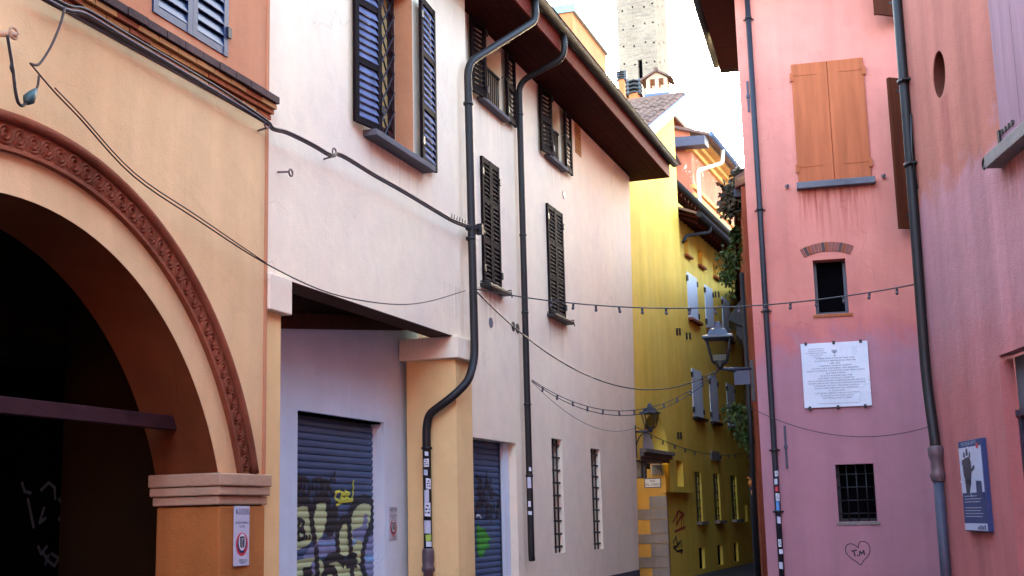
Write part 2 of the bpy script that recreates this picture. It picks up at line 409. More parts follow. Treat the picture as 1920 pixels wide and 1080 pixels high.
def smooth(path, k=6):
    """Catmull-Rom through points"""
    out = []; n = len(path)
    for i in range(n-1):
        p0, p1, p2, p3 = [Vector(path[max(0, min(n-1, j))]) for j in (i-1, i, i+1, i+2)]
        for q in range(k):
            t = q/k; out.append(tuple(0.5*((2*p1)+(p2-p0)*t+(2*p0-5*p1+4*p2-p3)*t*t+(3*p1-p0-3*p2+p3)*t**3)))
    out.append(tuple(path[-1])); return out
def fillet(path, r=0.12, k=5):
    out = [tuple(path[0])]
    for i in range(1, len(path)-1):
        a, b, c = Vector(path[i-1]), Vector(path[i]), Vector(path[i+1])
        d1 = (a-b); d2 = (c-b); rr = min(r, d1.length*0.45, d2.length*0.45)
        p, q = b+d1.normalized()*rr, b+d2.normalized()*rr
        for j in range(k+1):
            t = j/k; out.append(tuple(p*(1-t)**2 + b*2*t*(1-t) + q*t*t))
    out.append(tuple(path[-1])); return out
def wall_front(m, u0, u1, z0, z1, ops, n=0.0, lean=None):
    """front face with rectangular openings (ua, ub, za, zb, depth) and their reveals"""
    us = sorted(set([u0, u1]+[x for o in ops for x in o[:2] if u0 < x < u1])); zs = sorted(set([z0, z1]+[x for o in ops for x in o[2:4] if z0 < x < z1]))
    L = (lambda u, z: u+lean(z)*(1 if abs(u-u1) < 1e-6 else 0)) if lean else (lambda u, z: u)
    for i in range(len(us)-1):
        for j in range(len(zs)-1):
            cu, cz = (us[i]+us[i+1])/2, (zs[j]+zs[j+1])/2
            if any(o[0] < cu < o[1] and o[2] < cz < o[3] for o in ops): continue
            m.face([(L(us[i], zs[j]), zs[j], n), (L(us[i+1], zs[j]), zs[j], n), (L(us[i+1], zs[j+1]), zs[j+1], n), (L(us[i], zs[j+1]), zs[j+1], n)])
    for a, b, c, d, dep in ops:
        k = n-dep
        m.face([(a,c,n),(a,d,n),(a,d,k),(a,c,k)]); m.face([(b,c,n),(b,c,k),(b,d,k),(b,d,n)])
        m.face([(a,d,n),(b,d,n),(b,d,k),(a,d,k)])
        if c > z0+1e-4: m.face([(a,c,n),(a,c,k),(b,c,k),(b,c,n)])
def slat_mesh(w, h=0.052, t=0.012, mat='louvre'):
    key = ('slat', round(w, 3), round(h, 4), mat)
    if key not in SM:
        m = MB(); m.hull8([(-w/2, -h/2, -t*1.6), (w/2, -h/2, -t*1.6), (w/2, -h/2+0.008, -t*1.6-0.002), (-w/2, -h/2+0.008, -t*1.6-0.002)],
                          [(-w/2, h/2-0.008, t*1.6), (w/2, h/2-0.008, t*1.6), (w/2, h/2, t*1.6-0.002), (-w/2, h/2, t*1.6-0.002)])
        # lower edge outwards: flip n
        m.v = [(v[0], -v[1], v[2]) for v in m.v]
        SM[key] = m.mesh('slat', mat, center=False)[0]
    return SM[key]
SM = {}
def leaf_louvre(parent, pl, u, z0, z1, w, side, ang, n0=0.03, cols=1, rows=2, mat='louvre', slat=None, pitch=0.075, st=0.07, label=None, th=0.04):
    """louvred shutter leaf hinged at u; side=+1 extends to +u, -1 to -u; ang = degrees swung out of the wall plane"""
    slat = slat or mat
    h = z1-z0; a = math.radians(ang)
    m = MB(); fr = 0.085
    cw = (w-st)/cols
    def X(x): return x if side > 0 else -x
    def bx(x0, x1, za, zb, na=0, nb=th):
        p, q = sorted((X(x0), X(x1))); m.box(p, q, za, zb, na, nb)
    for c in range(cols+1): bx(c*cw, c*cw+st, 0, h)
    rh = (h-fr)/rows
    for r in range(rows+1):
        za = r*rh; zb = za+fr
        for c in range(cols): bx(c*cw+st, c*cw+cw, za, zb, 0.004, th-0.004)
    me, cc = m.mesh('shutter', mat, center=False)
    base = pl.M @ Matrix.Translation((u, -n0, z0)) @ Matrix.Rotation((-a if side > 0 else a), 4, 'Z')
    o = link(bpy.data.objects.new('shutter', me), base, parent)
    if label: o['label'] = label
    sw = cw-st; sm = slat_mesh(sw+0.01, pitch*1.27, 0.0125, slat)
    for r in range(rows):
        za = r*rh+fr; zb = (r+1)*rh; k = max(1, int((zb-za)/pitch)); dz = (zb-za)/k
        for c in range(cols):
            xc = X(c*cw+st+sw/2)
            for i in range(k): inst('slat', sm, o, base @ Matrix.Translation((xc, -th/2, za+(i+0.5)*dz)))
    if 'hinge' not in SM:
        hm = MB(); hm.box(-0.03, 0.03, -0.05, 0.05, -0.002, 0.018); SM['hinge'] = hm.mesh('hinge', 'iron', center=False)[0]
    for f in (0.12, 0.88): inst('hinge', SM['hinge'], o, base @ Matrix.Translation((0, -th, h*f)))
    return o
def sill(parent, pl, u0, u1, z, proj=0.14, th=0.06, mat='sill', back=0.1):
    return boxp('sill', mat, parent, pl, u0, u1, z-th, z, -back, proj, bevel=0.008)
def text(name, body, size, mat, parent, pl, u, z, n, align='CENTER', depth=0.0, sx=1.0):
    cu = bpy.data.curves.new(name, 'FONT'); cu.body = body; cu.size = size; cu.align_x = align; cu.align_y = 'CENTER'; cu.resolution_u = 2; cu.extrude = depth
    to = bpy.data.objects.new('tmp', cu); COL.objects.link(to)
    dg = bpy.context.evaluated_depsgraph_get(); dg.update()
    me = bpy.data.meshes.new_from_object(to.evaluated_get(dg)); me.name = name
    bpy.data.objects.remove(to); bpy.data.curves.remove(cu)
    me.transform(Matrix.Diagonal((sx, 1, 1, 1)))
    me.materials.clear(); me.materials.append(MAT[mat])
    M = pl.M @ Matrix.Translation((u, -n, z)) @ Matrix.Rotation(PI/2, 4, 'X')
    return link(bpy.data.objects.new(name, me), M, parent)
# flat paint laid on a surface n(z)
def stroke_quads(pts, w):
    out = []
    for (a, b) in zip(pts[:-1], pts[1:]):
        d = Vector((b[0]-a[0], b[1]-a[1]));
        if d.length < 1e-6: continue
        d.normalize(); p = Vector((-d.y, d.x))*w/2; e = d*w*0.3
        out.append([(a[0]-e.x+p.x, a[1]-e.y+p.y), (a[0]-e.x-p.x, a[1]-e.y-p.y), (b[0]+e.x-p.x, b[1]+e.y-p.y), (b[0]+e.x+p.x, b[1]+e.y+p.y)])
    return out
def scan(m, poly, prof, zs, off):
    for za, zb in zip(zs[:-1], zs[1:]):
        if zb < min(p[1] for p in poly) or za > max(p[1] for p in poly): continue
        def xs(z):
            r = []
            for i in range(len(poly)):
                a, b = poly[i], poly[(i+1) % len(poly)]
                if (a[1] <= z) != (b[1] <= z): r.append(a[0]+(b[0]-a[0])*(z-a[1])/(b[1]-a[1]))
            return sorted(r)
        lo, hi = xs(za+1e-5), xs(zb-1e-5)
        if len(lo) != len(hi): lo = hi = xs((za+zb)/2)
        for k in range(0, len(lo)-1, 2):
            m.face([(lo[k], za, prof(za)+off), (lo[k+1], za, prof(za)+off), (hi[k+1], zb, prof(zb)+off), (hi[k], zb, prof(zb)+off)])
def flat_strokes(name, mat, parent, pl, strokes, w, n, back=False):
    """each stroke a list of (u,z); laid as thin sheets, segments a hair apart so they never share a plane"""
    m = MB(); k = 0
    for s_ in strokes:
        for q in stroke_quads(s_, w):
            k += 1; nn = n + 0.00025*(k % 6)
            m.face([(x, z, nn) for x, z in q])
    o = m.build(name, mat, parent, pl.M); o['kind'] = 'stuff'; return o

# ================================================================ ground
def ground():
    m = MB(); m.face([(-300, 0, 300), (300, 0, 300), (300, 0, -500), (-300, 0, -500)])
    o = m.build('street', 'cobble'); o['kind'] = 'structure'
ground()

# ================================================================ house A: orange house with arcade
def house_a():
    A = B1; n0 = 0.03
    H = thing('arcade_house', 'orange and cream house with a terracotta-edged arcade arch', 'house', A.M @ Matrix.Translation((-19.3, 0, 0)))
    cu, cz, r = -19.26, 1.11, 2.755
    zs, ztop = 2.03, 5.40
    uR, uL = -15.87, -44.0
    dep = 0.60
    # wall with arch
    m = MB()
    a0 = math.asin((zs-cz)/r); N = 48
    arc = [(cu+r*math.cos(a0+(PI-2*a0)*i/N), cz+r*math.sin(a0+(PI-2*a0)*i/N)) for i in range(N+1)]
    for (p, q) in zip(arc[:-1], arc[1:]):
        m.face([(p[0], p[1], n0), (p[0], ztop, n0), (q[0], ztop, n0), (q[0], q[1], n0)])
        m.face([(p[0], p[1], -dep), (q[0], q[1], -dep), (q[0], ztop, -dep), (p[0], ztop, -dep)])
    jr, jl = arc[0][0], arc[-1][0]
    m.face([(jr, zs, n0), (uR, zs, n0), (uR, ztop, n0), (jr, ztop, n0)])
    m.face([(uL, zs, n0), (jl, zs, n0), (jl, ztop, n0), (uL, ztop, n0)])
    m.face([(jr, zs, -dep), (jr, ztop, -dep), (uR, ztop, -dep), (uR, zs, -dep)])
    m.face([(uL, zs, -dep), (uL, ztop, -dep), (jl, ztop, -dep), (jl, zs, -dep)])
    m.face([(uR, zs, n0), (uR, zs, -dep), (uR, ztop, -dep), (uR, ztop, n0)])
    m.face([(jr, zs, n0), (jr, zs, -dep), (uR, zs, -dep), (uR, zs, n0)])
    m.build('wall', 'a_cream', H, A.M)
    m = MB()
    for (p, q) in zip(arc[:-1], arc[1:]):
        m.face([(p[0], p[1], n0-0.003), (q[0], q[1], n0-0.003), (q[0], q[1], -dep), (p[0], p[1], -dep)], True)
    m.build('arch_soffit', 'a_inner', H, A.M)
    # piers
    for (u0, u1) in ((jr+0.012, uR-0.004), (uL, jl-0.012)):
        boxp('pier', 'a_pier', H, A, u0, u1, 0, 1.745, -dep+0.01, n0+0.012, bevel=0.015)
    for (u0, u1, e) in ((jr, uR, 0.03), (uL, jl, 0.0)):
        for (za, zb, pr) in ((1.915, 2.025, 0.065), (1.835, 1.91, 0.05), (1.755, 1.83, 0.022)):
            boxp('capital_band', 'capital', H, A, u0-pr, u1+min(e, pr), za, zb, -dep-pr*0.5, n0+pr, bevel=0.012)
    # terracotta archivolt: outer roll, inner fillet, carved band of medallions
    def band(name, ra, rb, na, nb, mat='terracotta', seg=80):
        mm = MB()
        b0 = math.asin((zs-cz)/ra)
        pts = [b0+(PI-2*b0)*i/seg for i in range(seg+1)]
        for t0, t1 in zip(pts[:-1], pts[1:]):
            c0, s0, c1, s1 = math.cos(t0), math.sin(t0), math.cos(t1), math.sin(t1)
            A_ = (cu+ra*c0, cz+ra*s0); B_ = (cu+rb*c0, cz+rb*s0); C_ = (cu+rb*c1, cz+rb*s1); D_ = (cu+ra*c1, cz+ra*s1)
            mm.face([(*A_, nb), (*B_, nb), (*C_, nb), (*D_, nb)])
            mm.face([(*B_, nb), (*B_, na), (*C_, na), (*C_, nb)]); mm.face([(*A_, nb), (*D_, nb), (*D_, na), (*A_, na)])
        t0 = b0; c0, s0 = math.cos(t0), math.sin(t0)
        for t0 in (b0, PI-b0):
            c0, s0 = math.cos(t0), math.sin(t0)
            mm.face([(cu+ra*c0, cz+ra*s0, na), (cu+rb*c0, cz+rb*s0, na), (cu+rb*c0, cz+rb*s0, nb), (cu+ra*c0, cz+ra*s0, nb)])
        return mm.build(name, mat, H, A.M)
    band('archivolt', 3.06, 3.31, n0-0.02, n0+0.03)
    band('archivolt_fillet', 3.045, 3.075, n0-0.02, n0+0.05)
    mm = MB(); b0 = math.asin((zs-cz)/3.28)
    mm.tube([(cu+3.285*math.cos(b0+(PI-2*b0)*i/80), cz+3.285*math.sin(b0+(PI-2*b0)*i/80), n0+0.035) for i in range(81)], 0.042, 10)
    mm.build('archivolt_roll', 'terracotta', H, A.M)
    md = MB()
    for rr, w, hh in ((0.078, 0.016, 0.022), (0.045, 0.014, 0.026)):
        ring = []
        for k in range(14):
            t = 2*PI*k/14
            ring.append((math.cos(t), math.sin(t)))
        for k in range(14):
            (c0, s0), (c1, s1) = ring[k], ring[(k+1) % 14]
            md.face([((rr-w)*c0, (rr-w)*s0, 0), ((rr)*c0, rr*s0, hh), (rr*c1, rr*s1, hh), ((rr-w)*c1, (rr-w)*s1, 0)], True)
            md.face([(rr*c0, rr*s0, hh), ((rr+w)*c0, (rr+w)*s0, 0), ((rr+w)*c1, (rr+w)*s1, 0), (rr*c1, rr*s1, hh)], True)
    md.lathe([(0.022, 0.0), (0.0, 0.018)], 8)
    md.v = md.v[:-16] + [(v[0], -(v[2]), -v[1]*1.0) for v in md.v[-16:]]
    mesh, _ = md.mesh('medallion', 'terracotta', center=False)
    rm = 3.158; b0 = math.asin((zs-cz)/rm); k = 0
    t = b0+0.03
    while t < PI-b0-0.02:
        inst('medallion', mesh, H, A.M @ Matrix.Translation((cu+rm*math.cos(t), -(n0+0.031), cz+rm*math.sin(t))) @ Matrix.Rotation(-t+random.uniform(-0.35, 0.35), 4, 'Y') @ Matrix.Diagonal((random.uniform(0.78, 0.92), random.uniform(0.5, 1.0), random.uniform(0.78, 0.92), 1)))
        t += 0.150/rm*random.uniform(0.97, 1.03); k += 1
    # brick cornice: three courses of separate bricks
    def course(za, zb, pr, L, mat, jit):
        meshes = []
        for v in range(4):
            q = MB(); w = L-0.012; q.box(-w/2, w/2, 0, zb-za-0.008, -0.25, pr+random.uniform(-jit, jit)); meshes.append(q.mesh('brick', mat[v % len(mat)], center=False)[0])
        u = -15.86+pr*0.25-L/2
        while u > -21.5:
            inst('brick', random.choice(meshes), H, A.M @ Matrix.Translation((u, -n0, za+random.uniform(-0.002, 0.002)))); u -= L
    course(5.58, 5.655, 0.11, 0.27, ['brick_dark'], 0.006)
    course(5.525, 5.575, 0.08, 0.28, ['brick_pale', 'brick', 'brick_pale'], 0.005)
    course(5.475, 5.52, 0.055, 0.29, ['brick', 'brick_pale', 'brick'], 0.005)
    course(5.42, 5.47, 0.03, 0.28, ['brick', 'brick_pale'], 0.003)
    boxp('cornice_bed', 'brick_dark', H, A, uL, uR, 5.38, 5.645, -0.3, n0+0.008)
    # upper storey
    m = MB(); wu0, wu1 = -17.80, -16.62
    wall_front(m, uL, uR, 5.645, 9.6, [(wu0, wu1, 5.80, 7.75, 0.12)], n0)
    m.face([(uR, 5.645, n0), (uR, 5.645, -0.5), (uR, 9.6, -0.5), (uR, 9.6, n0)])
    m.box(uL, uR, 9.55, 9.6, -7, n0-0.01); m.box(uL, uL+0.1, 0, 9.6, -7, -0.62)
    m.build('upper_wall', 'a_orange', H, A.M)
    boxp('roof', 'roof_under', H, A, uL-0.3, uR, 9.62, 9.8, -7, 0.6)
    boxp('window_back', 'dark', H, A, wu0, wu1, 5.8, 7.75, -0.2, -0.091)
    for sgn, u in ((1, wu0+0.005), (-1, wu1-0.005)):
        leaf_louvre(H, A, u, 5.80, 7.74, 0.583, sgn, 0, n0=0.0, cols=1, rows=2, mat='shutter_blue', pitch=0.105, st=0.075, label='blue painted louvred shutter leaf, closed', th=0.045)
    # thin strip at the joint with the lilac house
    boxp('corner_strip', 'a_orange', H, A, uR-0.045, uR+0.002, 2.03, 9.5, n0-0.01, n0+0.012)
    # inside the portico
    d = -2.2
    uD, zD = A.px(213, 900, d)[0], 3.17
    m = MB(); wall_front(m, -24.5, -13.0, 0, 3.17, [(-19.5, uD, 0, 3.17-1e-3, 0.5)], d); m.build('portico_back_wall', 'portico_ochre_shade', H, A.M)
    m = MB(); m.box(-24.5, -13.0, 3.172, 5.1, d-0.2, d); m.build('portico_upper_wall', 'portico_ochre_shade', H, A.M)
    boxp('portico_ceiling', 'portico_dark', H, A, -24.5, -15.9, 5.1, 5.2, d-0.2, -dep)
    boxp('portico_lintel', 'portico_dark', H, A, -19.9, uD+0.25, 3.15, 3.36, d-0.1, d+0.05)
    boxp('portico_end_wall', 'portico_ochre_shade', H, A, -15.88, -15.78, 0, 5.1, d, -dep-0.02)
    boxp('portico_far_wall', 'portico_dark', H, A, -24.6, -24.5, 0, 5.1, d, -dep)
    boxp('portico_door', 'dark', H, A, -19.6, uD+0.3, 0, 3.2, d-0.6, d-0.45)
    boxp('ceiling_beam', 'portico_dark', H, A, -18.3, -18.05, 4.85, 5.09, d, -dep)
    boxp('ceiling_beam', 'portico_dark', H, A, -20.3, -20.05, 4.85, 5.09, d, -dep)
    # graffiti on the portico door
    gp = lambda x, y: A.px(x*300/1080, 780+y*300/1080, d-0.44)
    flat_strokes('graffiti', 'chalk', H, A, [[gp(*p) for p in s_] for s_ in (
        [(150,450),(170,510),(210,520)], [(280,500),(330,450),(370,480),(375,560)], [(300,620),(270,720),(310,690)], [(400,560),(440,620),(400,700),(460,680)],
        [(190,560),(215,680),(230,750)], [(260,880),(280,930),(320,880)], [(290,920),(330,980),(370,1010),(400,960),(350,930)], [(310,1000),(330,940)], [(490,540),(510,640)], [(680,520),(675,640),(600,660)])], 0.035, d-0.445)
    flat_strokes('graffiti', 'rust_chalk', H, A, [[gp(*p) for p in s_] for s_ in (
        [(460,720),(480,760),(450,810)], [(540,720),(575,730),(570,780),(510,805)], [(600,740),(610,790)], [(640,750),(650,830)],
        [(430,890),(480,860),(510,910),(540,850),(530,920)], [(560,860),(580,900),(610,850),(620,900),(690,890)])], 0.03, d-0.443)
    # tie rod across the arch
    m = MB(); m.box(-21.6, -16.82, 2.40, 2.52, -0.36, -0.28); m.build('tie_beam', 'frame_brown', H, A.M, 0.006)
house_a()

# ================================================================ rolling shutters
def rolling_shutter(H, pl, u0, u1, z0, z1, n, pitch=0.105, groups=()):
    o = boxp('rolling_shutter', 'iron_blue', H, pl, u0, u1, z0, z1, n-0.05, n-0.012)
    w = u1-u0
    m = MB(); prof = lambda t: -0.010 if t < 0.10 else 0.014*math.sin(PI*(t-0.10)/0.9)**0.7
    ts = [0.02, 0.10, 0.14, 0.25, 0.45, 0.65, 0.85, 0.94, 0.999]
    for a, b in zip(ts[:-1], ts[1:]):
        m.face([(-w/2, a*pitch, prof(a)), (w/2, a*pitch, prof(a)), (w/2, b*pitch, prof(b)), (-w/2, b*pitch, prof(b))])
    me, _ = m.mesh('slat', 'roll', center=False)
    k = int((z1-z0)/pitch)
    for i in range(k): inst('slat', me, o, pl.M @ Matrix.Translation(((u0+u1)/2, -n, z0+i*pitch)))
    P = lambda z: n + prof(((z-z0)/pitch) % 1.0 if (((z-z0)/pitch) % 1.0) < 0.9995 else 0.999)
    zs = []
    for i in range(k):
        for t in (0.103, 0.14, 0.25, 0.45, 0.65, 0.85, 0.94, 0.985): zs.append(z0+(i+t)*pitch)
    # bottom rail and guides
    boxp('guide_rail', 'iron_blue', H, pl, u0-0.001, u0+0.035, z0, z1, n-0.01, n+0.03)
    boxp('guide_rail', 'iron_blue', H, pl, u1-0.035, u1+0.001, z0, z1, n-0.01, n+0.03)
    for j, (mat, polys, strokes, sw) in enumerate(groups):
        g = MB(); off = 0.003+0.0016*j
        for p in polys: scan(g, p, P, zs, off)
        kk = 0
        for s_ in strokes:
            for q in stroke_quads(s_, sw):
                kk += 1; scan(g, q, P, zs, off+0.00018*(kk % 8))
        g.f2 = [f for f in g.f]
        if g.f:
            # drop sheets that would bridge a groove or leave the shutter
            keep = [i for i, f in enumerate(g.f) if abs(g.v[f[0]][2]-g.v[f[2]][2]) < pitch*0.3 and all(u0+0.03 < g.v[q][0] < u1-0.03 for q in f)]
            g.f = [g.f[i] for i in keep]; g.sm = [False]*len(keep); g.mi = [0]*len(keep)
            g.build('graffiti', mat, o, pl.M)['kind'] = 'stuff'
    return o

# ================================================================ house B: lilac house
LEAN = lambda z: -0.05+0.65*max(0, z)/8.95
def house_b():
    H = thing('lilac_house', 'pale lilac house with deep brown wooden eaves and louvred shutters', 'house', B2.M @ Matrix.Translation((-5, 0, 0)))
    ztop = 9.3
    # near wing over the portico (plane B1)
    w0, w1, wz0, wz1 = -13.45, -12.2, 5.98, 8.15
    m = MB()
    wall_front(m, -15.868, -10.3, 3.93, ztop, [(w0, w1, wz0, wz1, 0.32)], 0)
    m.face([(-10.3, 3.93, 0), (-10.3, 3.93, -0.3), (-10.3, ztop, -0.3), (-10.3, ztop, 0)])
    m.build('wall', 'b_lilac', H, B1.M)
    m = MB(); m.box(-15.868, -10.302, 3.928, 4.32, -0.32, -0.004); m.build('lintel', 'lintel', H, B1.M)
    # far wing (plane B2)
    ops = [(-10.1, -7.77, 0, 2.69, 0.28),
           (-9.10, -8.05, 7.78, 8.86, 0.32), (-5.72, -4.80, 7.78, 8.86, 0.32),
           (-9.12, -8.35, 4.95, 6.88, 0.14), (-5.85, -4.92, 4.96, 6.9, 0.14),
           (-5.92, -5.30, 0.97, 2.86, 0.30), (-3.47, -2.80, 0.95, 2.79, 0.30)]
    m = MB(); wall_front(m, -10.3, 0.0, 0, ztop, ops, 0, LEAN)
    m.face([(LEAN(0), 0, 0), (LEAN(0), 0, -6), (LEAN(ztop), ztop, -6), (LEAN(ztop), ztop, 0)])
    m.face([(-10.3, 0, -6), (LEAN(0), 0, -6), (LEAN(ztop), ztop, -6), (-10.3, ztop, -6)])
    m.build('wall', 'b_lilac', H, B2.M)
    boxp('plinth', 'plinth', H, B2, -7.7, -0.03, 0, 0.44, -0.05, 0.022)
    # eaves: boards, fascia, gutter, roof
    e0, e1, nf = -15.9, 1.0, 0.80
    k = 7; bw = (nf+0.05)/k
    for i in range(k):
        a = -0.05+i*bw
        boxp('soffit_board', 'soffit', H, B2, e0, e1-0.02, 8.955+0.003*(i % 2), 8.985, a+0.004, a+bw-0.004)
    boxp('fascia', 'fascia', H, B2, e0, e1, 8.945, 9.24, nf, nf+0.035)
    boxp('fascia_end', 'fascia', H, B2, e1-0.02, e1+0.015, 8.95, 9.26, -0.3, nf-0.002)
    boxp('eave_fill', 'soffit', H, B2, e0, e1-0.025, 8.99, 9.2, -0.3, nf-0.003)
    m = MB(); sg = 12
    rg = 0.085; cn, czg = nf+0.035+rg, 9.30
    for i in range(sg):
        t0, t1 = PI+PI*i/sg, PI+PI*(i+1)/sg
        m.face([(e0, czg+rg*math.sin(t0), cn+rg*math.cos(t0)), (e1+0.16, czg+rg*math.sin(t0), cn+rg*math.cos(t0)), (e1+0.16, czg+rg*math.sin(t1), cn+rg*math.cos(t1)), (e0, czg+rg*math.sin(t1), cn+rg*math.cos(t1))], True)
        m.face([(e1+0.16, czg, cn), (e1+0.16, czg+rg*math.sin(t0), cn+rg*math.cos(t0)), (e1+0.16, czg+rg*math.sin(t1), cn+rg*math.cos(t1))])
    m.tube([(e0, czg, cn+rg), (e1+0.16, czg, cn+rg)], 0.012, 8)
    m.build('gutter', 'gutter', H, B2.M)
    m = MB(); m.hull8([(e0, 9.25, nf+0.04), (e1+0.05, 9.25, nf+0.04), (e1+0.05, 9.33, nf+0.04), (e0, 9.33, nf+0.04)],
                      [(e0, 11.2, -6), (e1+0.05, 11.2, -6), (e1+0.05, 11.28, -6), (e0, 11.28, -6)])
    m.build('roof', 'roof_under', H, B2.M)
    # portico: pilaster, pier, capitals, ceiling, back wall
    boxp('pilaster', 'b_yellow', H, B1, -15.866, -15.53, 0, 3.57, -0.55, 0.0)
    boxp('capital', 'b_lilac', H, B1, -15.862, -15.43, 3.57, 3.925, -0.6, 0.07, bevel=0.012)
    boxp('pier', 'b_yellow', H, B1, -10.89, -10.302, 0, 3.64, -0.70, -0.003)
    boxp('capital', 'b_lilac', H, B1, -11.0, -10.2, 3.64, 3.925, -0.76, 0.075, bevel=0.012)
    dB = -0.78
    dr = (B1.px(558, 770, dB)[0], B1.px(720, 792, dB)[0]); dj = B1.px(705, 790, dB-0.17)[0]; dz = B1.px(705, 790, dB)[1]
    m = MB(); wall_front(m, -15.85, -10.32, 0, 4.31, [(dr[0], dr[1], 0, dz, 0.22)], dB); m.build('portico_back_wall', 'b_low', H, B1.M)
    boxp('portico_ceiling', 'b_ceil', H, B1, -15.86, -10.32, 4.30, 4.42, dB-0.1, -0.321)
    m = MB()
    m.hull8([(-15.5, 3.50, dB+0.002), (-15.5, 3.50, dB+0.10), (-15.5, 3.66, dB+0.10), (-15.5, 3.66, dB+0.002)],
            [(-10.9, 4.06, dB+0.002), (-10.9, 4.06, dB+0.10), (-10.9, 4.24, dB+0.10), (-10.9, 4.24, dB+0.002)])
    m.build('portico_beam', 'shutter_brown', H, B1.M)
    m = MB(); m.face([(-15.5, 3.64, dB+0.004), (-10.9, 4.22, dB+0.004), (-10.9, 4.30, dB+0.004), (-15.5, 4.30, dB+0.004)]); m.build('portico_upper_wall', 'lintel', H, B1.M)
    # graffiti on the near rolling shutter
    g = lambda x, y: B1.px(550+x/4.909, 860+y/4.909, dB-0.15)
    G = lambda *ss: [[g(*p) for p in s_] for s_ in ss]
    fills = G([(30,430),(90,400),(150,430),(170,560),(195,740),(130,800),(30,850)], [(190,420),(250,385),(320,395),(312,560),(285,680),(235,770),(200,740),(186,560)],
              [(415,660),(440,590),(490,570),(515,620),(525,760),(540,900),(430,890),(415,760)], [(530,480),(600,410),(680,395),(722,430),(715,560),(690,680),(660,760),(640,880),(620,960),(560,960),(530,700)],
              [(30,930),(200,905),(300,950),(400,925),(470,960),(600,955),(650,1090),(660,1300),(30,1300)])
    lil = G([(90,915),(190,775),(260,745),(410,745),(405,880),(240,905)], [(330,720),(400,650),(410,740),(300,742)], [(540,700),(560,650),(640,620),(660,500),(690,520),(680,690),(640,760),(560,740)],
            [(120,1040),(190,940),(240,960),(200,1080)], [(640,760),(690,690),(740,680),(745,1080),(680,1080),(650,900)])
    sky_ = G([(650,900),(700,880),(745,890),(740,950),(680,960)], [(535,745),(580,740),(575,800),(540,800)], [(230,770),(400,760),(380,800),(240,800)])
    bl = G([(30,405),(90,388),(140,400),(165,470),(175,600),(200,760)], [(185,470),(200,390),(250,357),(310,360),(330,400),(320,470)],
           [(405,700),(420,620),(460,560),(510,550)], [(515,560),(520,700),(535,890)],
           [(520,560),(530,480),(580,400),(650,365),(710,380),(735,430),(730,560),(700,660),(670,740),(640,880),(640,1000),(665,1080),(670,1200)],
           [(405,740),(415,860)], [(290,970),(330,920),(400,900),(460,940),(470,970)], [(215,840),(220,960),(225,1080),(230,1250)], [(280,1080),(320,1020),(370,1020),(395,1080)],
           [(510,920),(550,900),(575,910)], [(500,970),(540,955),(580,965)], [(540,980),(545,1080),(550,1250)], [(105,1050),(160,1040),(110,1130)])
    blob = G([(320,420),(360,435),(390,410),(415,450),(410,560),(400,640),(370,700),(330,725),(300,690),(290,640),(310,560)], [(700,640),(735,430),(750,420),(748,640),(720,720)])
    tg = G([(45,150),(45,350)], [(45,160),(78,180),(75,240),(50,262),(97,330)], [(102,165),(100,360),(152,300),(146,230),(102,172)], [(175,240),(180,290)], [(180,197),(258,185)], [(216,195),(212,350)],
           [(256,200),(250,305)], [(250,205),(292,200),(287,240),(255,252),(295,335)], [(312,205),(310,315)], [(355,180),(315,250),(368,330)], [(378,125),(381,215)],
           [(52,555),(50,745)], [(55,560),(97,580),(90,640),(60,652),(107,680),(100,730),(55,747)], [(120,712),(122,735)], [(147,708),(150,733)])
    ye = G([(432,298),(390,310),(388,370),(428,392)], [(442,305),(440,392),(472,380),(445,345),(472,328),(442,307)], [(487,392),(481,298),(517,320),(487,345),(533,388)], [(551,205),(551,290),(541,382)], [(400,425),(460,395),(540,388)])
    rolling_shutter(H, B1, dr[0], dj, 0, dz-0.01, dB-0.17, 0.081, [('spray_cream', fills, [], 0), ('spray_lilac', lil, [], 0), ('spray_sky', sky_, [], 0), ('ink', blob, bl, 0.11), ('ink', [], tg, 0.05), ('spray_yellow', [], ye, 0.035)])
    boxp('door_jamb', 'b_low', H, B1, dj, dr[1]-0.002, 0, dz-0.005, dB-0.225, dB-0.12)
    boxp('shutter_box', 'dark', H, B1, dr[0], dj, dz-0.02, dz-0.002, dB-0.3, dB-0.05)
    boxp('socket_plate', 'iron', H, B1, *[B1.px(*p, dB)[i] for p, i in (((727, 0), 0), ((731, 0), 0))], 1.1, 1.25, dB, dB+0.012) if False else None
    # far rolling shutter
    h = lambda x, y: B2.px(780+x/4.153, 820+y/4.153, -0.18)
    HH = lambda *ss: [[h(*p) for p in s_] for s_ in ss]
    scr = []
    rnd = random.Random(3)
    for i in range(26):
        x = rnd.uniform(465, 600); y = rnd.uniform(300, 560); scr.append([h(x, y), h(x+rnd.uniform(-8, 8), y+rnd.uniform(40, 100))])
    for i in range(14):
        x = rnd.uniform(600, 715); y = rnd.uniform(450, 560); scr.append([h(x, y), h(x+rnd.uniform(-20, 20), y+rnd.uniform(30, 80)), h(x+rnd.uniform(-10, 20), y+60)])
    scr2 = HH([(470,300),(500,330),(480,420),(520,480)], [(550,270),(540,400),(500,470),(560,520),(610,560)], [(590,430),(650,470),(720,470)], [(500,560),(470,520),(530,500)])
    grn = HH([(480,660),(500,700),(540,710),(560,760),(590,790),(560,810),(580,850),(540,880),(520,940),(485,920),(475,800)])
    plum = HH([(465,652),(668,652),(668,1250),(465,1250)])
    pale = HH([(672,652),(735,652),(738,960),(672,960)])
    rolling_shutter(H, B2, -10.08, -8.02, 0, 2.69, -0.20, 0.086, [('spray_plum', plum, [], 0), ('spray_lilac', pale, [], 0), ('spray_green', grn, [], 0), ('ink', [], scr+scr2, 0.06), ('white', [], HH([(470,615),(490,605),(508,630)]), 0.03)])
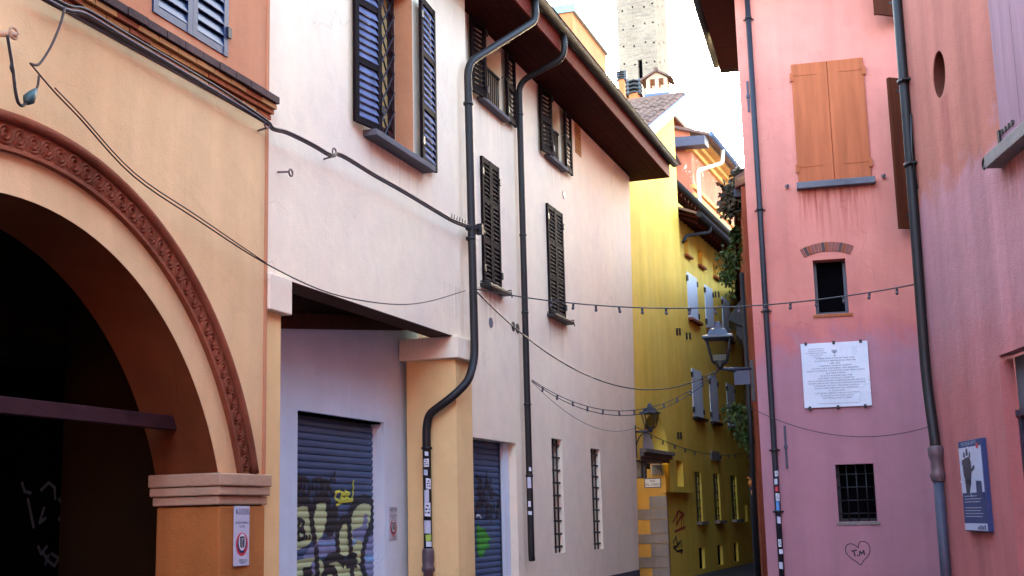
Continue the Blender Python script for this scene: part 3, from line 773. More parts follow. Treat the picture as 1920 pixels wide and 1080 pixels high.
    boxp('door_jamb', 'b_low', H, B2, -8.02, -7.772, 0, 2.685, -0.285, -0.12)
    # ---- window with diamond lattice (near wing)
    boxp('curtain', 'curtain', H, B1, w0, w1, wz0, wz1, -0.37, -0.325)
    wf = MB()
    for (a, b, c, d) in ((w0, w0+0.07, wz0, wz1), (w1-0.07, w1, wz0, wz1), (w0+0.07, w1-0.07, wz0, wz0+0.09), (w0+0.07, w1-0.07, wz0+0.28, wz0+0.36), ((w0+w1)/2-0.05, (w0+w1)/2+0.05, wz0+0.09, wz1)): wf.box(a, b, c, d, -0.32, -0.255)
    wf.build('window_frame', 'frame_brown', H, B1.M)
    lt = MB(); st = 0.20; L = wz1-wz0; x0, x1 = w0+0.07, w1-0.07
    for sgn in (1, -1):
        c = -3
        while c < 14:
            pts = []
            zc = wz0 + c*st*1.25
            for xx in (x0, x1):
                zz = zc + sgn*(xx-x0)*1.25
                pts.append((xx, zz))
            (xa, za), (xb, zb) = pts
            def clip(p, q):
                (xa, za), (xb, zb) = p, q
                if abs(zb-za) < 1e-6: return None
                def cut(z): t = (z-za)/(zb-za); return (xa+(xb-xa)*t, z)
                P, Q = p, q
                lo, hi = wz0, wz1
                if max(za, zb) <= lo or min(za, zb) >= hi: return None
                if P[1] < lo: P = cut(lo)
                if P[1] > hi: P = cut(hi)
                if Q[1] < lo: Q = cut(lo)
                if Q[1] > hi: Q = cut(hi)
                return P, Q
            r_ = clip(pts[0], pts[1])
            if r_: lt.tube([(r_[0][0], r_[0][1], -0.235+0.012*sgn), (r_[1][0], r_[1][1], -0.235+0.012*sgn)], 0.011, 6)
            c += 1
    lt.build('lattice_grille', 'iron_blue', H, B1.M)
    jb = MB(); jb.face([(w1-0.002, wz0+0.001, -0.005), (w1-0.002, wz0+0.001, -0.25), (w1-0.002, wz1, -0.25), (w1-0.002, wz1, -0.005)]); jb.build('window_reveal', 'a_orange', H, B1.M)
    sill(H, B1, w0-0.22, w1+0.30, wz0-0.025, 0.17, 0.075)
    leaf_louvre(H, B1, w0-0.03, wz0-0.02, wz1, 0.52, -1, -10, n0=0.12, cols=1, rows=3, mat='louvre', slat='louvre_blue', pitch=0.085, st=0.075, label='open dark louvred shutter leaf on the near side of the lattice window')
    leaf_louvre(H, B1, w1, wz0-0.02, wz1, 0.60, 1, -5, n0=0.085, cols=1, rows=3, mat='louvre', slat='louvre_blue', pitch=0.085, st=0.075)
    # ---- attic windows
    for (a, b) in ((-9.10, -8.05), (-5.72, -4.80)):
        boxp('window_pane', 'curtain', H, B2, a, b, 7.78, 8.86, -0.36, -0.325)
        rl = MB(); rl.box(a, b, 8.40, 8.43, -0.06, -0.02); rl.box(a, b, 7.86, 7.88, -0.055, -0.025)
        q = int((b-a)/0.085)
        for i in range(q): rl.tube([(a+(i+0.5)*(b-a)/q, 7.79, -0.04), (a+(i+0.5)*(b-a)/q, 8.41, -0.04)], 0.011, 6)
        rl.build('railing', 'iron', H, B2.M)
        sill(H, B2, a-0.10, b+0.06, 7.778, 0.12, 0.06)
        leaf_louvre(H, B2, a, 7.75, 8.92, 0.46, -1, -8, n0=0.10, rows=2, pitch=0.07)
        leaf_louvre(H, B2, b, 7.75, 8.92, 0.50, 1, -3, n0=0.07, rows=2, pitch=0.07)
        tubep('shutter_hook', 'iron', H, B2, [(b+0.05, 8.35, 0.14), (b-0.05, 8.36, 0.13), (b-0.22, 8.37, 0.10), (b-0.26, 8.34, 0.10)], 0.008, 6)
    # ---- closed louvred shutters
    for (a, b, c, d) in ((-9.12, -8.35, 4.95, 6.88), (-5.85, -4.92, 4.96, 6.9)):
        boxp('window_back', 'dark', H, B2, a, b, c, d, -0.2, -0.142)
        w = (b-a)/2
        leaf_louvre(H, B2, a+0.003, c, d, w-0.005, 1, 0, n0=0.0, rows=3, pitch=0.062, st=0.06, label='closed dark brown louvred shutter leaf')
        leaf_louvre(H, B2, b-0.003, c, d, w-0.005, -1, 0, n0=0.0, rows=3, pitch=0.062, st=0.06, label='closed dark brown louvred shutter leaf')
        sill(H, B2, a-0.10, b+0.14, c-0.004, 0.15, 0.055, 'iron')
        for sg in (-1, 1):
            uu = a-0.07 if sg < 0 else b+0.10
            tubep('shutter_stop', 'iron', H, B2, [(uu, c+0.02, 0), (uu, c+0.02, 0.15), (uu, c-0.09, 0.16)], 0.012, 6)
    # ---- ground floor slit windows with iron grilles
    for (a, b, c, d) in ((-5.92, -5.30, 0.97, 2.86), (-3.47, -2.80, 0.95, 2.79)):
        boxp('window_pane', 'dark_glass', H, B2, a, b, c, d, -0.35, -0.305)
        gr = MB()
        for i in range(3): gr.tube([(a+(i+0.5)*(b-a)/3, c, -0.07), (a+(i+0.5)*(b-a)/3, d, -0.07)], 0.014, 6)
        for i in range(9): zz = c+0.1+(d-c-0.2)*i/8; gr.box(a, b+0.004, zz-0.016, zz+0.016, -0.06, -0.045)
        gr.build('grille', 'iron', H, B2.M)
    # ---- wall details
    for (x, y) in ((920, 605), (962, 612), (970, 616), (1057, 365)):
        u, z = B2.px(x, y); mm = MB()
        for k in range(12):
            t0, t1 = 2*PI*k/12, 2*PI*(k+1)/12
            mm.face([(u, z, 0.012), (u+0.075*math.cos(t0), z+0.075*math.sin(t0), 0.012), (u+0.075*math.cos(t1), z+0.075*math.sin(t1), 0.012)])
            mm.face([(u+0.075*math.cos(t0), z+0.075*math.sin(t0), 0.012), (u+0.08*math.cos(t0), z+0.08*math.sin(t0), 0.0), (u+0.08*math.cos(t1), z+0.08*math.sin(t1), 0.0), (u+0.075*math.cos(t1), z+0.075*math.sin(t1), 0.012)])
        mm.build('vent_cap', 'sill' if x == 920 else 'iron', H, B2.M)
    u, z = B2.px(1083, 262)
    mm = MB()
    for i in range(3):
        for j in range(6): mm.box(u-0.15+i*0.105, u-0.15+i*0.105+0.06, z-0.25+j*0.085, z-0.25+j*0.085+0.05, 0.012, 0.03)
    mm.box(u-0.2, u+0.2, z-0.3, z+0.3, 0, 0.012); mm.build('air_brick', 'brick_pale', H, B2.M)
    # ---- downpipes
    gz = 9.22
    def gpt(x, y, n): u, z = B2.px(x, y, n); return (u, z, n)
    p = [gpt(1003, -8, 0.9), gpt(1001, 35, 0.9), gpt(868, 130, 0.36)]
    u1 = -10.55
    path = [(p[0][0], gz, 0.9), (p[0][0], p[1][1], 0.9), (u1, 7.78, 0.37), (u1, 4.25, 0.39), (u1-0.05, 3.66, 0.41), (-10.86, 3.33, 0.41), (-11.03, 3.12, 0.24), (-11.03, 2.92, -0.08), (-11.02, 2.74, -0.12), (-11.02, 0.62, -0.12)]
    o = tubep('drainpipe', 'pipe', H, B2, fillet(path, 0.2, 7), 0.055, 14)
    for zz in (7.2, 5.3):
        mm = MB(); mm.tube([(u1, zz-0.02, 0.37), (u1, zz+0.02, 0.37)], 0.07, 14); mm.build('pipe_bracket', 'iron', o, B2.M)
    mm = MB(); mm.tube([(-11.02, 2.47, -0.12), (-11.02, 2.5, -0.12)], 0.072, 14); mm.tube([(-10.9, 2.485, -0.12), (-10.88, 2.485, -0.12)], 0.02, 6); mm.build('pipe_bracket', 'iron', o, B2.M)
    mm = MB(); mm.lathe([(0.062, -0.62), (0.062, 0.30), (0.085, 0.32), (0.085, 0.36), (0.072, 0.38), (0.078, 0.44), (0.078, 0.56), (0.066, 0.60), (0.062, 0.60)], 14, -11.02, 0.62, -0.12); mm.build('pipe_shoe', 'cast_iron', o, B2.M)
    stk = [(1.72, 0.10, 'white'), (1.58, 0.14, 'white'), (1.44, 0.10, 'sill'), (1.26, 0.15, 'white'), (1.10, 0.12, 'ink_grey'), (2.30-0.36, 0.05, 'white'), (1.40-0.44, 0.0, 'white')]
    for x, y, w, hh, mt in ((803, 851, 8, 8, 'white'), (803, 868, 10, 14, 'white'), (803, 886, 9, 12, 'sign_grey'), (804, 907, 10, 18, 'white'), (803, 930, 9, 22, 'sign_grey'), (806, 955, 12, 24, 'white'), (805, 988, 12, 22, 'sign_grey'), (806, 1008, 11, 14, 'sticker_green'), (805, 1020, 12, 9, 'white')):
        sticker(o, B2, -11.02, -0.12, 0.0585, (x, y), hh, w/17.0, mt)
    # second downpipe
    u2 = -7.45
    pp = [gpt(1057, 58, 0.9), gpt(1056, 100, 0.9), gpt(976, 150, 0.1)]
    path = [(pp[0][0], gz, 0.9), (pp[0][0], pp[1][1]-0.05, 0.9), (u2, 8.55, 0.10), (u2, 1.0, 0.10), (u2+0.02, 0.92, 0.10)]
    o = tubep('drainpipe', 'pipe', H, B2, fillet(path, 0.2, 7), 0.050, 14)
    for zz in (8.0, 6.0, 4.75, 3.3, 2.2):
        mm = MB(); mm.tube([(u2, zz-0.018, 0.1), (u2, zz+0.018, 0.1)], 0.058, 14); mm.build('pipe_bracket', 'iron', o, B2.M)
    for x, y, w, hh, mt in ((990, 905, 8, 20, 'sign_grey'), (991, 945, 7, 10, 'white'), (991, 962, 8, 8, 'white'), (990, 880, 6, 8, 'white')):
        sticker(o, B2, u2, 0.10, 0.0535, (x, y), hh, w/14.0, mt)
def sticker(o, pl, u, n, r, pxy, hpx, frac, mat):
    """a paper label wrapped round a pipe, facing the street"""
    x, y = pxy
    p = pl.w(u, 0, n); Y = p.y
    z = at_depth(x, y, Y).z; h = hpx*Y/FPX*1.0
    view = math.atan2((CO-p).dot(pl.N), (CO-p).dot(pl.U))          # direction to the viewer in (u,n)
    half = math.asin(min(0.95, frac*random.uniform(0.8, 1.05))); view += random.uniform(-0.35, 0.35); h *= random.uniform(0.8, 1.1); tl = random.uniform(-0.12, 0.12)*r*2; m = MB(); k = 6
    for i in range(k):
        t0 = view-half+2*half*i/k; t1 = view-half+2*half*(i+1)/k; s0 = tl*(i/k-0.5); s1_ = tl*((i+1)/k-0.5)
        m.face([(u+r*math.cos(t0), z-h/2+s0, n+r*math.sin(t0)), (u+r*math.cos(t1), z-h/2+s1_, n+r*math.sin(t1)), (u+r*math.cos(t1), z+h/2+s1_, n+r*math.sin(t1)), (u+r*math.cos(t0), z+h/2+s0, n+r*math.sin(t0))])
    m.build('sticker', mat, o, pl.M)
    if mat == 'white' and hpx > 11:
        m = MB(); r2 = r+0.001
        for j in range(3):
            zz = z-h*0.3+h*0.25*j
            for i in range(1, k-1):
                if (i+j) % 3 == 0: continue
                t0 = view-half+2*half*i/k; t1 = view-half+2*half*(i+1)/k
                m.face([(u+r2*math.cos(t0), zz, n+r2*math.sin(t0)), (u+r2*math.cos(t1), zz, n+r2*math.sin(t1)), (u+r2*math.cos(t1), zz+h*0.12, n+r2*math.sin(t1)), (u+r2*math.cos(t0), zz+h*0.12, n+r2*math.sin(t0))])
        m.build('sticker_print', 'ink', o, pl.M)['kind'] = 'stuff'
house_b()

# ================================================================ house C: pink house
def house_c():
    H = thing('pink_house', 'tall pink house facing the square with orange-brown closed shutters', 'house', CP.M)
    P = CP.px
    L = P(1377, 0)[0]; R = 9.0; zt = 10.7; dep = 7.0
    a, _ = P(1490, 235); b, _ = P(1626, 225)
    ops = [(a, b, 7.02, 9.14, 0.10), (-0.17, 0.36, 4.77, 5.69, 0.28), (-0.03, 0.57, 1.37, 2.29, 0.26)]
    m = MB(); wall_front(m, L, R, 0, zt, ops)
    # street side (short), back and top
    sd = 4.6
    m.face([(L, 0, 0), (L, zt, 0), (L+0.4, zt, -sd), (L+0.4, 0, -sd)])
    m.face([(L+0.4, 0, -sd), (L+0.4, zt, -sd), (R, zt, -sd), (R, 0, -sd)])
    m.face([(L, zt, 0), (R, zt, 0), (R, zt, -sd), (L+0.4, zt, -sd)])
    m.build('wall', 'pink', H, CP.M)
    # roof and eaves over the alley
    ez = 10.55
    o = MB(); o.hull8([(L-0.62, ez, 0.45), (L+0.02, ez, 0.45), (L+0.02, ez, -sd+0.75), (L-0.55, ez, -sd+0.75)], [(L-0.62, ez+0.16, 0.45), (L+0.02, ez+0.3, 0.45), (L+0.02, ez+0.3, -sd+0.75), (L-0.55, ez+0.16, -sd+0.75)])
    o.build('eaves', 'soffit', H, CP.M)
    o = MB(); o.tube([(L-0.70, ez+0.12, 0.5), (L-0.63, ez+0.12, -sd+0.7)], 0.075, 12); o.build('gutter', 'gutter', H, CP.M)
    o = MB(); o.hull8([(L-0.6, ez+0.17, 0.45), (R, ez+0.17, 0.45), (R, ez+0.17, -sd), (L-0.6, ez+0.17, -sd)], [(L+2.2, 12.6, 0.4), (R-1, 12.6, 0.4), (R-1, 12.6, -sd), (L+2.2, 12.6, -sd)])
    o.v = [(v[0], v[1], v[2]+2.0) if False else v for v in o.v]
    o.build('roof', 'roof_under', H, CP.M)
    # big closed shutters
    c = (a+b)/2
    for u0, u1, hs in ((a, c-0.004, 0), (c+0.004, b, 1)):
        q = MB(); q.box(u0, u1, 7.025, 9.135, 0.0, 0.04)
        sh = q.build('shutter', 'shutter_orange', H, CP.M, 0.006)
        for zz in (7.28, 8.90):
            q = MB()
            if hs == 0: q.box(u0-0.03, u0+0.03, zz-0.07, zz+0.07, 0.03, 0.062); q.box(u0+0.03, u0+0.42, zz+0.02, zz+0.05, 0.038, 0.047)
            else: q.box(u1-0.03, u1+0.03, zz-0.07, zz+0.07, 0.03, 0.062); q.box(u1-0.42, u1-0.03, zz+0.02, zz+0.05, 0.038, 0.047)
            q.build('hinge', 'shutter_orange', sh, CP.M)
    sill(H, CP, a-0.03, b+0.05, 7.018, 0.16, 0.11, 'sill')
    for (x, y) in ((1476, 351), (1656, 332)):
        u, z = P(x, y); q = MB(); q.tube([(u, z, 0), (u, z, 0.06), (u+0.02, z+0.02, 0.09)], 0.022, 8); q.box(u-0.035, u+0.035, z-0.025, z+0.025, 0.06, 0.075); q.build('shutter_stop', 'cast_iron', H, CP.M)
    # little window with a brick arch
    boxp('window_pane', 'dark', H, CP, -0.17, 0.36, 4.77, 5.69, -0.33, -0.285)
    q = MB(); q.box(-0.17, 0.36, 4.77, 4.83, -0.28, -0.24); q.box(-0.17, -0.12, 4.83, 5.69, -0.28, -0.24); q.box(0.31, 0.36, 4.83, 5.69, -0.28, -0.24); q.build('window_frame', 'iron_blue', H, CP.M)
    for i in range(4):
        q = MB(); q.box(-0.22+i*0.162, -0.22+i*0.162+0.155, 4.715, 4.765, -0.05, 0.02+0.006*(i % 2)); q.build('brick', 'brick', H, CP.M, 0.005)
    # segmental arch of bricks on edge
    ul, ur = P(1503, 475)[0], P(1599, 470)[0]; cu = (ul+ur)/2
    hw = (ur-ul)/2-0.04; rise = 0.085; r = (hw*hw+rise*rise)/(2*rise); zc = 5.745+rise-r
    k = 15; t0 = math.asin(hw/r)
    for i in range(k):
        ta, tb = -t0+2*t0*i/k, -t0+2*t0*(i+1)/k-0.006
        q = MB(); pr = 0.012+0.01*random.random()
        q.prism([(cu+r*math.sin(ta), zc+r*math.cos(ta)), (cu+r*math.sin(tb), zc+r*math.cos(tb)), (cu+(r+0.155)*math.sin(tb), zc+(r+0.155)*math.cos(tb)), (cu+(r+0.155)*math.sin(ta), zc+(r+0.155)*math.cos(ta))], -0.06, pr)
        q.build('brick', ['brick_arch', 'brick_arch', 'brick_dark', 'brick_arch', 'terracotta'][(i*7) % 5], H, CP.M, 0.004)
    # low window with bars
    boxp('window_pane', 'dark', H, CP, -0.03, 0.57, 1.37, 2.29, -0.5, -0.265)
    q = MB(); q.box(-0.03, 0.57, 1.37, 1.42, -0.26, -0.2); q.box(-0.03, 0.03, 1.42, 2.29, -0.26, -0.2); q.build('window_frame', 'pipe_blue', H, CP.M)
    q = MB()
    for i in range(3): q.tube([(0.14+i*0.15, 1.37, -0.08), (0.14+i*0.15, 2.29, -0.08)], 0.011, 6)
    for i in range(4): q.tube([(-0.03, 1.5+i*0.21, -0.095), (0.57, 1.5+i*0.21, -0.095)], 0.010, 6)
    q.build('grille', 'iron', H, CP.M)
    for i in range(4):
        q = MB(); q.box(-0.07+i*0.172, -0.07+i*0.172+0.165, 1.315, 1.365, -0.05, 0.018+0.006*(i % 2)); q.build('brick', 'stone', H, CP.M, 0.005)
    # heart drawn on the wall
    def hp(x, y): return P(1540+x*140/657, 850+y*230/1080)
    heart = [(325,832),(300,810),(260,796),(225,808),(213,845),(225,885),(265,925),(310,955),(346,982),(372,945),(410,905),(428,860),(420,810),(390,780),(355,775),(332,790),(325,832)]
    let = [[(268,862),(310,852)], [(285,858),(296,905)], [(316,900),(322,903)], [(336,900),(340,862),(358,885),(372,855),(380,892)]]
    flat_strokes('graffiti', 'ink', H, CP, [[hp(*p) for p in smooth([(x, y, 0) for x, y in heart], 4) for p in [(p[0], p[1])]]], 0.014, 0.003)
    flat_strokes('graffiti', 'ink', H, CP, [[hp(*p) for p in s_] for s_ in let], 0.022, 0.003)
    # downpipe on the left
    ub = P(1434, 540)[0]
    o = tubep('drainpipe', 'pipe_blue', H, CP, [(ub, 10.5, 0.10), (ub, 5.5, 0.10), (ub, 2.2, 0.10), (ub, 0.1, 0.10)], 0.046, 14)
    for y in (35, 395, 585, 845, 960):
        z = P(1430, y)[1]; q = MB(); q.tube([(ub, z-0.02, 0.10), (ub, z+0.02, 0.10)], 0.060, 14); q.tube([(ub-0.09, z, 0.03), (ub+0.09, z, 0.03)], 0.012, 6); q.build('pipe_bracket', 'iron', o, CP.M)
    for x, y, w, h, mt in ((1456, 888, 8, 12, 'white'), (1457, 903, 7, 10, 'sign_grey'), (1458, 917, 7, 9, 'red'), (1458, 932, 8, 12, 'white'), (1459, 950, 9, 22, 'sticker_blue'), (1461, 975, 8, 14, 'sign_grey'), (1463, 1018, 8, 16, 'white'), (1464, 1034, 8, 8, 'white'), (1465, 1060, 8, 14, 'sign_grey')):
        sticker(o, CP, ub, 0.10, 0.0495, (x, y), h, w/13.0, mt)
    for (x0, y0, x1, y1) in ((1401, 153, 1402, 210), (1471, 798, 1475, 878)):
        u, za = P(x0, y0); _, zb = P(x1, y1); q = MB(); q.box(u-0.018, u+0.018, zb, za, 0.0, 0.03); q.box(u-0.03, u+0.03, (za+zb)/2-0.025, (za+zb)/2+0.025, 0.0, 0.045); q.build('anchor_bar', 'pipe_grey', H, CP.M, 0.004)
    # half-open brown leaf by the corner with the coral house, and the one above it
    for (zb, zt_, dx) in ((6.05, 8.62, 0.0), (9.72, 10.6, -0.14)):
        u, _ = P(1712, 300)
        base = CP.M @ Matrix.Translation((u+0.19, -0.02, zb)) @ Matrix.Rotation(math.radians(32), 4, 'Z')
        q = MB(); q.box(-0.62+dx, 0, 0, zt_-zb, 0.0, 0.05); me, _ = q.mesh('shutter', 'shutter_brown', center=False); sh = link(bpy.data.objects.new('shutter', me), base, H)
        
        for hz in (0.2, zt_-zb-0.24):
            q = MB(); q.box(-0.5, -0.03, hz, hz+0.04, 0.05, 0.058); me, _ = q.mesh('hinge', 'iron', center=False); link(bpy.data.objects.new('hinge', me), base, sh)
        q = MB(); q.box(-0.62+dx, -0.59+dx, 0, zt_-zb, -0.02, 0.0); me, _ = q.mesh('batten', 'shutter_brown', center=False); link(bpy.data.objects.new('batten', me), base, sh)
house_c()

# ================================================================ house D: coral house at the right
def house_d():
    H = thing('coral_house', 'weathered coral house at the right edge with a round niche', 'house', DP.M @ Matrix.Translation((2, 0, 0)))
    P = DP.px
    e = 0.45; zt = 10.8
    du, dz = P(1873, 667); wu, _ = P(1868, 150); sz = 4.80
    cu, cz = P(1760, 139); rw, rh = 0.235, 0.345
    cz = (P(1760, 93)[1]+P(1760, 187)[1])/2; rh = (P(1760, 93)[1]-P(1760, 187)[1])/2
    ua, ub = P(1748, 140)[0], P(1773, 140)[0]; cu = (ua+ub)/2; rw = (ub-ua)/2
    m = MB()
    hx0, hx1, hz0, hz1 = cu-rw*1.3, cu+rw*1.3, cz-rh*1.3, cz+rh*1.3
    ops = [(du, du+1.5, 0, dz, 0.13), (wu, wu+1.1, sz+0.02, 7.3, 0.04), (hx0, hx1, hz0, hz1, 0.0)]
    wall_front(m, e, 38, 0, zt, ops)
    # ring of faces round the niche
    k = 32; E_ = [(cu+rw*math.cos(2*PI*i/k), cz+rh*math.sin(2*PI*i/k)) for i in range(k)]
    Q = []
    for i in range(k):
        c, s = math.cos(2*PI*i/k), math.sin(2*PI*i/k); f = 1.3/max(abs(c), abs(s)); Q.append((cu+rw*c*f, cz+rh*s*f))
    for i in range(k):
        j = (i+1) % k
        m.face([(*E_[i], 0), (*Q[i], 0), (*Q[j], 0), (*E_[j], 0)])
    nk = MB(); nk.face([(x, z, -0.318) for x, z in E_]); 
    for i in range(k): j = (i+1) % k; nk.face([(*E_[i], -0.012), (*E_[j], -0.012), (*E_[j], -0.318), (*E_[i], -0.318)], True)
    for i in range(k): j = (i+1) % k; m.face([(*E_[i], 0), (*E_[j], 0), (*E_[j], -0.013), (*E_[i], -0.013)], True)
    nk.build('niche', 'niche', H, DP.M)
    # end wall, unseen wing added to block sun through the passage, top
    m.face([(e, 0, 0), (e, zt, 0), (e, zt, -5), (e, 0, -5)])
    m.box(-6.6, e, 0, zt, -16, -5)
    m.box(27, 38, 0, zt, 0.02, 15)  # unseen wing added behind the camera to cut low sky light
    m.face([(e, zt, 0), (38, zt, 0), (38, zt, -16), (e, zt, -16)]); m.face([(38, 0, 0), (38, zt, 0), (38, zt, -16), (38, 0, -16)])
    m.build('wall', 'coral', H, DP.M)
    m = MB(); m.hull8([(e-0.4, zt+0.003, 0.6), (38, zt+0.003, 0.6), (38, zt+0.16, 0.6), (e-0.4, zt+0.16, 0.6)], [(e-0.4, zt+1.6, -5), (38, zt+1.6, -5), (38, zt+1.76, -5), (e-0.4, zt+1.76, -5)]); m.build('roof', 'roof_under', H, DP.M)
    # window at the top right: closed lilac board shutter and stone sill
    q = MB(); q.box(wu+0.004, wu+0.55, sz+0.025, 7.295, -0.035, 0.012); sh = q.build('shutter', 'shutter_lilac', H, DP.M, 0.005)
    q = MB(); q.box(wu+0.558, wu+1.096, sz+0.025, 7.295, -0.035, 0.012); q.build('shutter', 'shutter_lilac', H, DP.M, 0.005)
    u, z = P(1884, 243); q = MB(); q.box(wu-0.02, wu+0.03, z-0.1, z+0.02, 0.0, 0.035); q.box(wu+0.03, wu+0.40, z-0.03, z+0.0, 0.012, 0.02)
    for i in range(4): q.box(wu+0.07+i*0.09, wu+0.1+i*0.09, z-0.04, z+0.01, 0.018, 0.026)
    q.build('hinge', 'iron', sh, DP.M)
    sill(H, DP, wu-0.10, wu+1.25, sz, 0.15, 0.12, 'stone')
    u, z = P(1845, 310, 0.1)
    q = MB(); q.tube(smooth([(wu-0.05, z+0.06, 0), (wu-0.10, z+0.06, 0.10), (wu-0.17, z+0.03, 0.13), (wu-0.2, z-0.03, 0.13), (wu-0.17, z-0.06, 0.13), (wu-0.13, z-0.03, 0.13)], 4), 0.012, 6); q.build('shutter_hook', 'iron', H, DP.M)
    # doorway
    q = MB(); q.box(du+0.02, du+1.5, dz-0.52, dz-0.02, -0.25, -0.135); q.build('transom', 'sill', H, DP.M, 0.006)
    boxp('transom_bar', 'iron_blue', H, DP, du+0.01, du+1.5, dz-0.58, dz-0.522, -0.25, -0.10)
    q = MB(); q.box(du+0.08, du+1.5, 0, dz-0.585, -0.25, -0.18); dr = q.build('door', 'dark', H, DP.M)
    boxp('door_frame', 'iron_blue', H, DP, du+0.012, du+0.078, 0, dz-0.585, -0.25, -0.12)
    tubep('door_pull', 'iron', dr, DP, [(du+0.16, 1.6, -0.18), (du+0.2, 1.5, -0.12), (du+0.2, 0.9, -0.12), (du+0.16, 0.8, -0.18)], 0.016, 8)
    # downpipe at the corner
    pu = e+0.07
    o = tubep('drainpipe', 'pipe', H, DP, fillet([(pu, 10.7, 0.05), (pu, 6.0, 0.05), (pu, 3.2, 0.07), (pu+0.02, 2.9, 0.07), (pu+0.14, 2.32, 0.07), (pu+0.15, 2.2, 0.07)], 0.12, 5), 0.058, 14)
    q = MB(); q.lathe([(0.07, -0.36), (0.075, -0.33), (0.088, -0.30), (0.072, -0.26), (0.066, -0.14), (0.085, -0.08), (0.09, 0.0), (0.075, 0.03)], 14, pu+0.15, 2.22, 0.07); q.build('pipe_shoe', 'cast_iron', o, DP.M)
    tubep('lower_pipe', 'pipe_grey', o, DP, [(pu+0.15, 1.9, 0.07), (pu+0.15, 0.02, 0.07)], 0.058, 14)
    for y in (150, 320): 
        z = P(1705, y)[1]; q = MB(); q.tube([(pu, z-0.02, 0.05), (pu, z+0.02, 0.05)], 0.078, 14); q.box(pu+0.05, pu+0.13, z-0.01, z+0.01, 0.0, 0.1); q.build('pipe_bracket', 'iron', o, DP.M)
    u, _ = P(1722, 300); _, za = P(1720, 205); _, zb = P(1728, 350)
    tubep('lightning_rod', 'iron', H, DP, [(e+0.17, za, 0.02), (e+0.17, (za+zb)/2, 0.05), (e+0.17, zb, 0.02)], 0.012, 6)
house_d()

